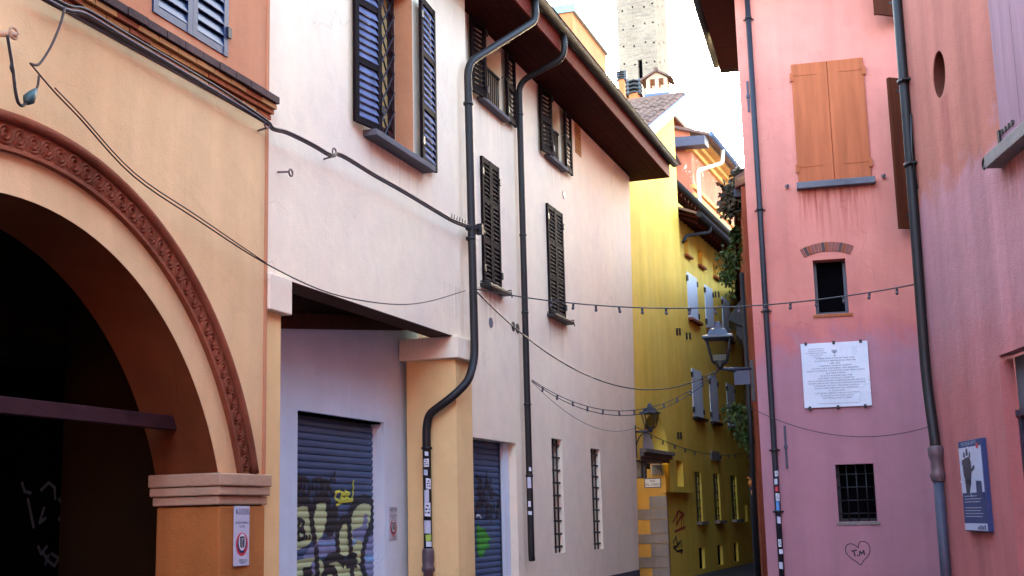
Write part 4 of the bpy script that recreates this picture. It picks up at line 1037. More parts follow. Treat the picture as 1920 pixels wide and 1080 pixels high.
# ================================================================ house E: yellow house
def house_e():
    H = thing('yellow_house', 'golden yellow house down the alley with pale blue shutters and tiled gable', 'house', EP.M)
    P = EP.px
    ez = 9.12
    ops = []
    cols = [(0.83, 2.0), (2.95, 4.0), (5.28, 6.45)]
    rows = [(6.70, 7.95), (4.06, 5.35)]
    for a, b in cols:
        for c, d in rows: ops.append((a, b, c, d, 0.08))
    gw = [(0.66, 1.36), (2.86, 3.64), (5.18, 6.08)]
    for a, b in gw: ops.append((a, b, 1.33, 2.62, 0.10))
    att = [(0.72, 1.25), (2.35, 2.95), (4.3, 4.9)]
    for a, b in att: ops.append((a, b, 8.42, 8.86, 0.25))
    base = [(0.7, 1.35), (2.95, 3.6), (5.2, 5.8)]
    for a, b in base: ops.append((a, b, 0.12, 0.66, 0.08))
    sq = P(1366, 970); ops.append((7.1, 7.5, 1.25, 1.75, 0.15))
    m = MB(); wall_front(m, -2.25, 20, 0, ez+0.6, ops)
    m.build('wall', 'e_yellow', H, EP.M)
    # projecting gable wing
    uc = -0.45; n1 = 0.16; zl = 2.06
    slope = 0.50
    ztop = lambda u: 12.02+slope*(u-(-0.21))
    nu, nz0, nz1 = (-4.9, -2.68), 2.70, 3.75
    m = MB()
    op = P(1267, 863, n1)[0], P(1280, 863, n1)[0]
    arch_c = (nu[0]+nu[1])/2; ar = (nu[1]-nu[0])/2
    us = [-5.6, -4.9]
    # wall above the lunette, pieces
    oz0, oz1 = P(1272, 912, n1)[1], P(1272, 864, n1)[1]
    wall_front(m, nu[1], uc, zl, 5.0, [(op[0], op[1], oz0, oz1, 0.35)], n1)
    k = 20
    for i in range(k):
        t0, t1 = PI*i/k, PI*(i+1)/k
        p0 = (arch_c+ar*math.cos(t0), 2.97+0.88*math.sin(t0)); p1 = (arch_c+ar*math.cos(t1), 2.97+0.88*math.sin(t1))
        m.face([(p0[0], p0[1], n1), (p0[0], 5.0, n1), (p1[0], 5.0, n1), (p1[0], p1[1], n1)])
        m.face([(*p0, n1), (*p1, n1), (*p1, n1-0.45), (*p0, n1-0.45)], True)
    m.face([(-7.5, 2.72, n1), (nu[0], 2.72, n1), (nu[0], 5.0, n1), (-7.5, 5.0, n1)])
    m.face([(-7.5, 5.0, n1), (uc, 5.0, n1), (uc, ztop(uc), n1), (-7.5, ztop(-7.5), n1)])
    m.face([(uc, zl, n1), (uc, zl, -0.1), (uc, ztop(uc), -0.1), (uc, ztop(uc), n1)])
    m.face([(nu[1], zl, n1), (uc, zl, n1), (uc, zl, -0.05), (nu[1], zl, -0.05)])
    m.face([(uc, 9.0, -0.1), (uc, 9.0, -7), (uc, ztop(uc), -7), (uc, ztop(uc), -0.1)])
    m.build('gable_wall', 'e_yellow', H, EP.M)
    boxp('niche_back', 'dark', H, EP, op[0], op[1], oz0, oz1, -0.25, -0.192)
    # deep doorway under the lunette: its far jamb faces the square
    m = MB()
    m.face([(-2.42, 0, 0.0), (-2.42, 0, -2.6), (-2.42, 2.72, -2.6), (-2.42, 2.72, 0.0)])
    m.face([(-7.5, 0, -2.6), (-2.42, 0, -2.6), (-2.42, 2.72, -2.6), (-7.5, 2.72, -2.6)])
    m.face([(-2.42, 0, 0.0), (-2.25, 0, 0.0), (-2.25, 2.72, 0.0), (-2.42, 2.72, 0.0)])
    m.build('doorway', 'e_orange', H, EP.M)
    m = MB(); m.face([(nu[0], 2.6, n1-0.45), (nu[1], 2.6, n1-0.45), (nu[1], 3.9, n1-0.45), (nu[0], 3.9, n1-0.45)]); m.build('lunette_back', 'shutter_brown', H, EP.M)
    q = MB(); kk = 14; cc = (arch_c+0.0, 2.97); pts = [(cc[0]+0.95*math.cos(PI*i/kk), cc[1]+0.01+0.56*math.sin(PI*i/kk)) for i in range(kk+1)]
    q.prism(pts, n1-0.44, n1-0.30); q.build('lunette_panel', 'b_low', H, EP.M)
    for za, zb, pr in ((2.89, 2.975, 0.26), (2.81, 2.885, 0.19), (2.73, 2.805, 0.12)):
        boxp('door_cornice', 'stone', H, EP, -5.2, -2.62, za, zb, -0.4, n1+pr-0.1, bevel=0.01)
    boxp('door_bracket', 'stone', H, EP, -2.60, -2.43, 2.46, 2.72, -0.30, -0.03, bevel=0.03)
    for s_ in range(2): boxp('door_corbel', 'stone', H, EP, -4.9+s_*0.3, -4.72+s_*0.3, 2.35, 2.72, -0.3, 0.1, bevel=0.02)
    # toothed stone quoin blocks at the doorway's outer corner
    jp = mkplane(EP.w(-2.42, 0, 0), -EP.N*-1.0)           # jamb plane: u to the right = outward (N of E)
    zz = 0.0; i = 0
    hs = [0.30, 0.26, 0.30, 0.24, 0.32, 0.26, 0.30]
    for h in hs:
        w = 0.78 if i % 2 else 0.42
        q = MB(); q.box(-w, 0.012, zz+0.006, zz+h-0.006, -0.02, 0.022+0.006*(i % 3)); q.build('quoin_block', 'stone', H, jp.M, 0.012); zz += h; i += 1
    # windows
    for a, b in cols:
        for c, d in rows:
            boxp('window_back', 'dark', H, EP, a, b, c, d, -0.13, -0.082)
            w = (b-a)/2
            for u0, u1 in ((a+0.004, a+w-0.006), (a+w+0.006, b-0.004)):
                q = MB(); q.box(u0, u1, c+0.004, d-0.004, -0.05, 0.02); sh = q.build('shutter', 'shutter_white', H, EP.M, 0.006)
            for u0, sgn in ((a, 1), (b, -1)):
                for f in (0.14, 0.86):
                    zc = c+(d-c)*f; q = MB(); q.box(u0-0.05, u0+0.05, zc-0.07, zc+0.07, 0.0, 0.045); q.build('hinge', 'iron', H, EP.M)
            boxp('sill', 'terracotta' if c > 6 else 'iron', H, EP, a-0.05, b+0.08, c-0.075, c-0.004, -0.05, 0.12, bevel=0.008)
    for a, b in gw:
        boxp('window_pane', 'dark_glass', H, EP, a, b, 1.33, 2.62, -0.35, -0.102)
        gr = MB()
        for i in range(3): gr.tube([(a+(i+0.5)*(b-a)/3, 1.33, -0.04), (a+(i+0.5)*(b-a)/3, 2.62, -0.04)], 0.014, 6)
        for i in range(6): gr.box(a, b, 1.45+i*0.21, 1.475+i*0.21, -0.05, -0.035)
        gr.build('grille', 'iron', H, EP.M)
        boxp('sill', 'stone', H, EP, a-0.06, b+0.1, 1.25, 1.328, -0.05, 0.14, bevel=0.01)
    for a, b in att:
        boxp('attic_back', 'e_orange', H, EP, a, b, 8.42, 8.86, -0.3, -0.252)
        boxp('sill', 'brick', H, EP, a-0.03, b+0.12, 8.36, 8.418, -0.05, 0.1, bevel=0.006)
    for a, b in base: boxp('cellar_pane', 'dark', H, EP, a, b, 0.12, 0.66, -0.3, -0.082)
    boxp('meter_door', 'iron', H, EP, 7.1, 7.5, 1.25, 1.75, -0.2, -0.1)
    for (x, y) in ((1269, 622), (1274, 622), (1287, 630), (1293, 630), (1341, 552), (1347, 552), (1271, 817), (1276, 817)):
        n_ = n1 if x < 1280 else 0.0
        u, z = P(x, y, n_); q = MB(); q.box(u-0.07, u+0.07, z-0.085, z+0.085, n_-0.005, n_+0.02); q.build('putlog_plug', 'iron', H, EP.M)
    u, z = P(1340, 860); q = MB(); q.box(u-0.6, u+0.6, z-0.06, z+0.10, 0, 0.05); q.box(u-0.5, u+0.5, z+0.1, z+0.2, 0, 0.04); q.build('wall_tablet', 'stone', H, EP.M, 0.01)
    # eaves of the lower wing: rafters, boards, gutter
    q = MB(); q.hull8([(-0.2, ez, 0.62), (20, ez, 0.62), (20, ez+0.07, 0.62), (-0.2, ez+0.07, 0.62)], [(-0.2, ez+0.35, -0.3), (20, ez+0.35, -0.3), (20, ez+0.42, -0.3), (-0.2, ez+0.42, -0.3)]); q.build('eaves_board', 'soffit', H, EP.M)
    rf = MB(); rf.hull8([(-0.05, -0.11, 0.55), (0.05, -0.11, 0.55), (0.05, 0.0, 0.55), (-0.05, 0.0, 0.55)], [(-0.05, 0.20, -0.1), (0.05, 0.20, -0.1), (0.05, 0.3, -0.1), (-0.05, 0.3, -0.1)]); rme, _ = rf.mesh('rafter', 'soffit', center=False)
    for i in range(22): inst('rafter', rme, H, EP.M @ Matrix.Translation((0.0+i*0.42, 0, ez)))
    tubep('gutter', 'gutter', H, EP, [(-0.4, ez+0.08, 0.70), (20, ez+0.08, 0.70)], 0.08, 10)
    tubep('gutter_outlet', 'gutter', H, EP, fillet([(0.9, ez+0.03, 0.70), (0.9, ez-0.15, 0.68), (0.1, ez-0.35, 0.22), (-0.3, ez-0.6, 0.22)], 0.12, 5), 0.045, 10)
    q = MB(); q.hull8([(-0.4, ez+0.07, 0.68), (20, ez+0.07, 0.68), (20, ez+0.13, 0.68), (-0.4, ez+0.13, 0.68)], [(-0.4, ez+0.75, -1.0), (20, ez+0.75, -1.0), (20, ez+0.81, -1.0), (-0.4, ez+0.81, -1.0)]); q.build('lower_roof', 'roof_tile', H, EP.M)
    # set-back top storey with its own eaves
    nb = -0.75; tz = 10.35
    boxp('top_storey_wall', 'e_yellow', H, EP, -0.4, 20, ez+0.5, tz, nb-5, nb)
    q = MB(); q.hull8([(-0.4, tz, nb+0.55), (20, tz, nb+0.55), (20, tz+0.06, nb+0.55), (-0.4, tz+0.06, nb+0.55)], [(-0.4, tz+1.6, nb-4), (20, tz+1.6, nb-4), (20, tz+1.66, nb-4), (-0.4, tz+1.66, nb-4)]); q.build('upper_roof', 'soffit', H, EP.M)
    tubep('gutter', 'gutter', H, EP, [(-0.44, tz+0.05, nb+0.62), (20, tz+0.05, nb+0.62)], 0.085, 10)
    for i in range(20): inst('rafter', rme, H, EP.M @ Matrix.Translation((-0.1+i*0.42, -(nb), tz-0.02)))
    # gable roof of the wing: bed, verge flashing, tiles, ridge
    nv = 0.30
    u_hi, u_lo = 0.40, -6.0
    zr = lambda u: 12.73+slope*(u-0.36)
    q = MB(); q.hull8([(u_lo, zr(u_lo)-0.16, nv), (u_hi, zr(u_hi)-0.16, nv), (u_hi, zr(u_hi)-0.06, nv), (u_lo, zr(u_lo)-0.06, nv)], [(u_lo, zr(u_lo)-0.16, -7), (u_hi, zr(u_hi)-0.16, -7), (u_hi, zr(u_hi)-0.06, -7), (u_lo, zr(u_lo)-0.06, -7)]); q.build('gable_roof', 'roof_under', H, EP.M)
    q = MB(); q.hull8([(u_lo, zr(u_lo)-0.30, nv+0.003), (u_hi+0.05, zr(u_hi)-0.28, nv+0.003), (u_hi+0.05, zr(u_hi)+0.02, nv+0.003), (u_lo, zr(u_lo)+0.02, nv+0.003)], [(u_lo, zr(u_lo)-0.30, nv+0.05), (u_hi+0.05, zr(u_hi)-0.28, nv+0.05), (u_hi+0.05, zr(u_hi)+0.02, nv+0.05), (u_lo, zr(u_lo)+0.02, nv+0.05)]); q.build('verge', 'verge', H, EP.M)
    t = MB(); L = 0.46; sg = 6
    for i in range(sg):
        a0, a1 = PI*i/sg, PI*(i+1)/sg
        for r0, r1 in ((0.105, 0.085),):
            t.face([(0, r0*math.sin(a0), r0*math.cos(a0)), (0, r0*math.sin(a1), r0*math.cos(a1)), (L, r1*math.sin(a1), r1*math.cos(a1)), (L, r1*math.sin(a0), r1*math.cos(a0))], True)
        t.face([(0, 0.105*math.sin(a0), 0.105*math.cos(a0)), (0, 0.088*math.sin(a0), 0.088*math.cos(a0)), (0, 0.088*math.sin(a1), 0.088*math.cos(a1)), (0, 0.105*math.sin(a1), 0.105*math.cos(a1))])
    tm, _ = t.mesh('roof_tile', 'roof_tile', center=False)
    th = math.atan(slope); rot = Matrix.Rotation(-th, 4, 'Y')
    for j in range(19):
        nn = nv-0.10-j*0.215
        for i in range(12):
            u = u_hi-0.42-i*0.36
            inst('roof_tile', tm, H, EP.M @ Matrix.Translation((u+random.uniform(-0.02, 0.02), -nn, zr(u)-0.06+0.012*random.random())) @ rot)
    q = MB(); q.tube([(u_hi, zr(u_hi)-0.03, nv), (u_hi, zr(u_hi)-0.03, -7)], 0.11, 10); q.build('ridge', 'roof_tile', H, EP.M)
    # chimneys on the ridge
    def chev(px, py, Y, w, h, nl):
        c = at_depth(px, py, Y); u, z, n = EP.loc(c)
        ch = MB(); ch.box(u-w*0.33, u+w*0.33, z-1.6, z+h*0.1, n-w*0.33, n+w*0.33); st = ch.build('chimney', 'far_orange', H, EP.M)
        # stepped chevron louvres facing the square
        jq = mkplane(c, CP.U); m2 = MB()
        for sx in (-1, 1): m2.box(sx*w*0.42-0.03, sx*w*0.42+0.03, 0.0, h, -w*0.4, w*0.38)
        m2.box(-w*0.35, w*0.35, 0, h*0.95, -0.1, 0.05)
        m2.build('chimney_core', 'sill', st, Matrix.Translation((0, 0, 0)) @ jq.M)
        for i in range(nl):
            z0 = h*(i+0.15)/nl
            for sx in (-1, 1):
                s2 = MB(); s2.hull8([(0, z0+h*0.10, -w*0.45), (0, z0+h*0.10, w*0.45), (0, z0+h*0.17, w*0.45), (0, z0+h*0.17, -w*0.45)], [(sx*w*0.58, z0-h*0.02, -w*0.45), (sx*w*0.58, z0-h*0.02, w*0.45), (sx*w*0.58, z0+h*0.05, w*0.45), (sx*w*0.58, z0+h*0.05, -w*0.45)])
                s2.build('chevron_slab', 'iron', st, jq.M)
    chev(1190, 180, 34.5, 0.40, 0.46, 4)
    chev(1166, 152, 36.5, 0.27, 0.30, 4)
    c = at_depth(1235, 186, 33.9); jq = mkplane(c, CP.U)
    q = MB(); q.box(-0.30, 0.30, -0.5, 0.22, -0.30, 0.30); st = q.build('chimney', 'chimney_sunlit', H, jq.M)
    q = MB(); q.box(-0.34, 0.34, -0.10, 0.06, -0.34, 0.34); q.build('flashing', 'verge', st, jq.M)
    for sx in (-1, 0, 1):
        for sn in (-1, 1):
            q = MB(); q.box(sx*0.24-0.05, sx*0.24+0.05, 0.22, 0.5, sn*0.24-0.05, sn*0.24+0.05); q.build('chimney_post', 'chimney_sunlit', st, jq.M)
    q = MB(); q.prism([(-0.30, 0.5), (0.30, 0.5), (0, 0.70)], -0.28, 0.28); q.build('pediment', 'chimney_sunlit', st, jq.M)
    for sx in (-1, 1):
        q = MB(); q.hull8([(0, 0.70, -0.36), (0, 0.70, 0.36), (0, 0.75, 0.36), (0, 0.75, -0.36)], [(sx*0.44, 0.46, -0.36), (sx*0.44, 0.46, 0.36), (sx*0.44, 0.51, 0.36), (sx*0.44, 0.51, -0.36)]); q.build('chimney_roof', 'roof_tile', st, jq.M)
    q = MB(); q.tube([(0, 0.75, 0.36), (0, 0.75, -0.36)], 0.07, 8); q.build('ridge_tile', 'roof_tile', st, jq.M)
    # graffiti by the doorway
    gp = lambda x, y: P(1170+x*310/1046, 760+y*320/1080, 0.0)
    flat_strokes('graffiti', 'spray_red', H, EP, [[gp(*p) for p in s_] for s_ in ([(310,740),(340,680),(330,760),(365,690),(360,780)], [(320,800),(385,770)], [(330,690),(345,670),(380,690),(350,720)], [(372,690),(380,790)])], 0.06, 0.004)
    flat_strokes('graffiti', 'ink', H, EP, [[gp(*p) for p in s_] for s_ in ([(310,870),(330,830),(335,900),(315,890)], [(340,850),(335,890),(355,860),(352,895)], [(362,850),(366,895)], [(312,900),(335,925),(370,915),(360,935)])], 0.05, 0.004)
house_e()

# ================================================================ far houses and the tower
def far_houses():
    P = FP.px
    H = thing('red_house', 'sunlit old red house with cream eaves above the yellow house', 'house', FP.M)
    u0 = P(1297, 320)[0]; ez = 16.05
    m = MB(); wall_front(m, u0, 26, 0, ez, [(u0+1.6+i*2.2, u0+2.6+i*2.2, 10.6, 12.2, 0.2) for i in range(7)])
    m.face([(u0, 0, 0), (u0, ez+0.3, 0), (u0, ez+1.5, -6), (u0, 0, -6)]); m.build('wall', 'f_red', H, FP.M)
    for i in range(7):
        q = MB(); q.box(u0+1.6+i*2.2, u0+2.6+i*2.2, 10.6, 12.2, -0.25, -0.1); q.build('shutter', 'shutter_white', H, FP.M)
    for za, zb, pr in ((ez-0.5, ez-0.3, 0.12), (ez-0.3, ez-0.12, 0.3), (ez-0.12, ez+0.0, 0.55)):
        boxp('cornice', 'cornice_cream', H, FP, u0-0.05, 26, za, zb-0.004, -0.2, pr)
    for za in (ez-2.0, ez-2.35): boxp('string_course', 'cornice_cream', H, FP, u0, 26, za, za+0.16, -0.1, 0.09)
    q = MB(); q.hull8([(u0-0.2, ez+0.003, 0.78), (26, ez+0.003, 0.78), (26, ez+0.12, 0.78), (u0-0.2, ez+0.12, 0.78)], [(u0-0.2, ez+2.0, -5), (26, ez+2.0, -5), (26, ez+2.12, -5), (u0-0.2, ez+2.12, -5)]); q.build('roof', 'roof_tile', H, FP.M)
    tubep('gutter', 'verge', H, FP, [(u0-0.3, ez+0.02, 0.9), (26, ez+0.02, 0.9)], 0.1, 10)
    q = MB(); q.hull8([(u0-0.6, ez-0.45, 0.7), (u0+0.1, ez-0.45, 0.7), (u0+0.1, ez-0.02, 0.7), (u0-0.6, ez-0.1, 0.7)], [(u0-0.6, ez-0.4, -0.8), (u0-0.05, ez-0.4, -0.8), (u0-0.05, ez+0.1, -0.8), (u0-0.6, ez, -0.8)]); q.build('eaves_end', 'pipe_grey', H, FP.M)
    tubep('drainpipe', 'pipe_white', H, FP, fillet([(u0+1.9, ez-0.05, 0.9), (u0+1.9, ez-0.6, 0.85), (u0+0.4, ez-1.2, 0.16), (u0+0.4, 8, 0.16)], 0.15, 5), 0.075, 10)
    u, z = P(1362, 322); 
    q = MB(); q.box(u-0.3, u+0.7, z-1.2, z+0.25, -2.6, -1.8); ch = q.build('chimney', 'far_orange', H, FP.M)
    for i in range(3): boxp('chimney_slab', 'iron_blue', ch, FP, u-0.45, u+0.85, z+0.27+i*0.17, z+0.35+i*0.17, -2.75, -1.65)
    for i in range(2): boxp('chimney_gap', 'far_orange', ch, FP, u-0.25, u+0.65, z+0.355+i*0.17, z+0.435+i*0.17, -2.55, -1.85)
    # gable end house to its left, patchy
    W = thing('patchy_house', 'patchy red plaster gable squeezed behind the yellow tiled gable', 'house', FP.M)
    q = MB(); q.prism([(-1.2, 0), (u0-0.02, 0), (u0-0.02, 15.0), (-1.2, 16.0)], -6.5, -0.9); q.build('wall', 'f_red', W, FP.M)
    q = MB(); q.hull8([(-1.4, 16.05, -0.4), (u0+0.1, 15.02, -0.4), (u0+0.1, 15.12, -0.4), (-1.4, 16.15, -0.4)], [(-1.4, 16.05, -6.5), (u0+0.1, 15.02, -6.5), (u0+0.1, 15.12, -6.5), (-1.4, 16.15, -6.5)]); q.build('roof', 'roof_tile', W, FP.M)
    # second, higher roof edge behind
    K = thing('tall_eaves_house', 'house whose pale eaves and gutter rise behind the red house', 'house', at_mat(1268, 212, 58))
    p0 = at_depth(1262, 205, 58); KP = mkplane(Vector((p0.x, p0.y, 0)), FP.U); z0 = p0.z
    q = MB(); q.box(-0.2, 24, 0, z0-0.1, -6, -0.9); q.build('wall', 'cornice_cream', K, KP.M)
    boxp('eaves', 'fascia', K, KP, -0.2, 24, z0-0.25, z0-0.05, -1.2, -0.1)
    tubep('gutter', 'pipe_white', K, KP, [(-0.3, z0-0.05, 0), (24, z0-0.05, 0)], 0.14, 10)
    q = MB(); q.hull8([(-0.3, z0, 0.05), (24, z0, 0.05), (24, z0+0.1, 0.05), (-0.3, z0+0.1, 0.05)], [(-0.3, z0+2.6, -6), (24, z0+2.6, -6), (24, z0+2.7, -6), (-0.3, z0+2.7, -6)]); q.build('roof', 'roof_tile', K, KP.M)
    # orange block behind the lilac house
    O = thing('orange_block', 'orange block with a green copper parapet behind the brown eaves', 'house', at_mat(1135, 90, 48))
    p0 = at_depth(1135, 92, 48); OP = mkplane(Vector((p0.x, p0.y, 0)), B2.U); z0 = p0.z
    ul = OP.px(1074, 58)[0]; q = MB(); q.box(ul, 0, 0, z0-0.25, -8, 0); q.build('wall', 'far_orange', O, OP.M)
    boxp('parapet', 'copper', O, OP, ul-0.08, 0.08, z0-0.25, z0+0.05, -8, 0.12)
far_houses_done = False
def at_mat(x, y, Y):
    p = at_depth(x, y, Y); return Matrix.Translation((p.x, p.y, 0))
far_houses()
def tower():
    Y = 205.0
    c = at_depth(1232, 100, Y); ang = math.radians(17)
    r = ray(1232, hor(1232)); vd = Vector((r.x, r.y, 0)).normalized()
    left = Vector((-vd.y, vd.x, 0)); left = Matrix.Rotation(-ang, 3, 'Z') @ left
    right = Matrix.Rotation(math.radians(-90), 3, 'Z') @ left; right = Vector((-left.y, left.x, 0)) * -1
    s = 75/FPX*Y*1.02/math.cos(ang)
    O = Vector((c.x, c.y, 0))
    H = thing('brick_tower', 'tall pale brick medieval tower rising over the roofs', 'tower', Matrix.Translation(O))
    L = mkplane(O+left*s, -left)                     # left face: u from its far left edge to the corner
    R = mkplane(O, right)
    zt = 97.0
    rows = [40+i*3.3 for i in range(17)]; TJ = lambda a, b: 0.25*math.sin(a*37+b*5.3)
    ops = []
    for fx in (0.15, 0.42, 0.72, 0.93):
        for z in rows: ops.append((s*fx-0.15, s*fx+0.15, z+TJ(fx, z), z+TJ(fx, z)+0.33, 0.5))
    ops = [o for o in ops if True] + [(s*0.50, s*0.50+0.75, 73.6, 77.0, 0.8)]
    us_ok = MB(); wall_front(us_ok, 0, s, 0, zt, ops); us_ok.build('wall', 'tower_brick', H, L.M)
    ops2 = [(s*0.2, s*0.2+0.4, z, z+0.45, 0.5) for z in rows] + [(s*0.62, s*0.62+0.4, z+1.2, z+1.65, 0.5) for z in rows]
    m = MB(); wall_front(m, 0, s, 0, zt, ops2); m.build('wall', 'tower_brick', H, R.M)
    m = MB(); m.face([(0, 0, -s), (s, 0, -s), (s, zt, -s), (0, zt, -s)]); m.face([(s, 0, 0), (s, 0, -s), (s, zt, -s), (s, zt, 0)]) if False else None; m.build('wall', 'tower_brick', H, L.M)
    m = MB(); m.box(0.6, s-0.6, 0, zt, -s+0.6, -0.6); m.build('core', 'dark', H, L.M)
tower()

# ================================================================ house G: right side of the alley
def house_g():
    H = thing('alley_house', 'low dark red house with deep black eaves behind the pink house', 'house', GP.M)
    p = at_depth(1379, 366, 26.6); u0, ez, ne = GP.loc(p)
    u1 = GP.px(1376, 566, ne)[0]
    near = GP.loc(CP.w(CP.px(1377, 0)[0]+0.4, 0, -4.7))[0]
    far = -16.5
    ops = [(-4.4, -3.3, 0, 2.5, 0.15), (-8.0, -7.0, 0, 2.4, 0.15), (-3.9, -3.1, 3.4, 5.2, 0.12), (-8.0, -7.2, 3.4, 5.2, 0.12)]
    m = MB(); wall_front(m, far, near, 0, ez, ops); m.face([(near, 0, 0), (near, 0, -8), (near, ez, -8), (near, ez, 0)])
    m.build('wall', 'g_wall', H, GP.M)
    for a, b, c, d, _ in ops:
        boxp('door' if c == 0 else 'shutter', 'shutter_brown', H, GP, a, b, c, d, -0.2, -0.1)
    for a in (-4.45, -3.28, -8.05, -6.98): boxp('door_post', 'pipe_grey' if a < -4.4 else 'orange_lamp', H, GP, a-0.06, a+0.06, 0, 2.55, 0.0, 0.09)
    # eaves: boards, rafters, gutter
    q = MB(); q.box(u1, u0, ez, ez+0.10, 0.0, ne); q.build('eaves', 'soffit', H, GP.M)
    for i in range(int((u0-u1)/0.6)): boxp('rafter', 'soffit', H, GP, u1+0.1+i*0.6, u1+0.2+i*0.6, ez-0.12, ez-0.003, 0.0, ne-0.06)
    boxp('fascia', 'pipe_grey', H, GP, u1, u0+0.01, ez-0.02, ez+0.14, ne, ne+0.03)
    boxp('fascia_end', 'pipe_blue', H, GP, u0, u0+0.03, ez-0.04, ez+0.2, 0.0, ne)
    q = MB(); q.hull8([(far, ez+0.14, ne), (near, ez+0.14, ne), (near, ez+0.22, ne), (far, ez+0.22, ne)], [(far, ez+2.2, -3.2), (near, ez+2.2, -3.2), (near, ez+2.28, -3.2), (far, ez+2.28, -3.2)]); q.build('roof', 'roof_tile', H, GP.M)
    tubep('drainpipe', 'pipe_plain', H, GP, fillet([(u1+0.3, ez, ne+0.02), (u1+0.3, ez-0.5, ne+0.02), (u1+0.6, ez-0.7, 0.10), (u1+0.6, 0.3, 0.10)], 0.15, 5), 0.06, 10)
    # small canopy over a doorway, further down
    p = at_depth(1366, 597, 28.5); uu, zz, nn = GP.loc(p)
    q = MB(); q.hull8([(uu, zz-0.25, 0), (uu, zz-0.03, nn), (uu, zz+0.03, nn), (uu, zz+0.55, 0)], [(uu-1.3, zz-0.25, 0), (uu-1.3, zz-0.03, nn), (uu-1.3, zz+0.03, nn), (uu-1.3, zz+0.55, 0)]); q.build('canopy', 'pipe_plain', H, GP.M)
    for k in range(3):
        q = MB(); q.hull8([(uu-0.1-k*0.5, zz-0.65, 0), (uu-0.18-k*0.5, zz-0.65, 0), (uu-0.18-k*0.5, zz-0.25, 0), (uu-0.1-k*0.5, zz-0.25, 0)], [(uu-0.1-k*0.5, zz-0.35, nn*0.6), (uu-0.18-k*0.5, zz-0.35, nn*0.6), (uu-0.18-k*0.5, zz-0.15, nn*0.6), (uu-0.1-k*0.5, zz-0.15, nn*0.6)]); q.build('canopy_bracket', 'pipe_plain', H, GP.M)
    for i, (u, r) in enumerate(((near-0.5, 0.05), (near-0.9, 0.04), (-2.6, 0.05))): tubep('drainpipe', 'pipe_plain', H, GP, [(u, 6.5 if i == 0 else 4.2, 0.08), (u, 0.1, 0.08)], r, 8)
    q = MB(); q.lathe([(0.0, -0.08), (0.05, -0.04), (0.06, 0.0), (0.05, 0.05), (0.0, 0.08)], 10, near-1.6, 2.15, 0.12); q.tube([(near-1.6, 2.2, 0), (near-1.6, 2.28, 0.2)], 0.012, 6); q.build('door_lamp', 'orange_lamp', H, GP.M)
    q = MB(); q.lathe([(0.0, -0.07), (0.045, -0.04), (0.045, 0.04), (0.0, 0.07)], 10, near-1.2, 1.95, 0.09); q.build('door_lamp', 'orange_lamp', H, GP.M)
house_g()

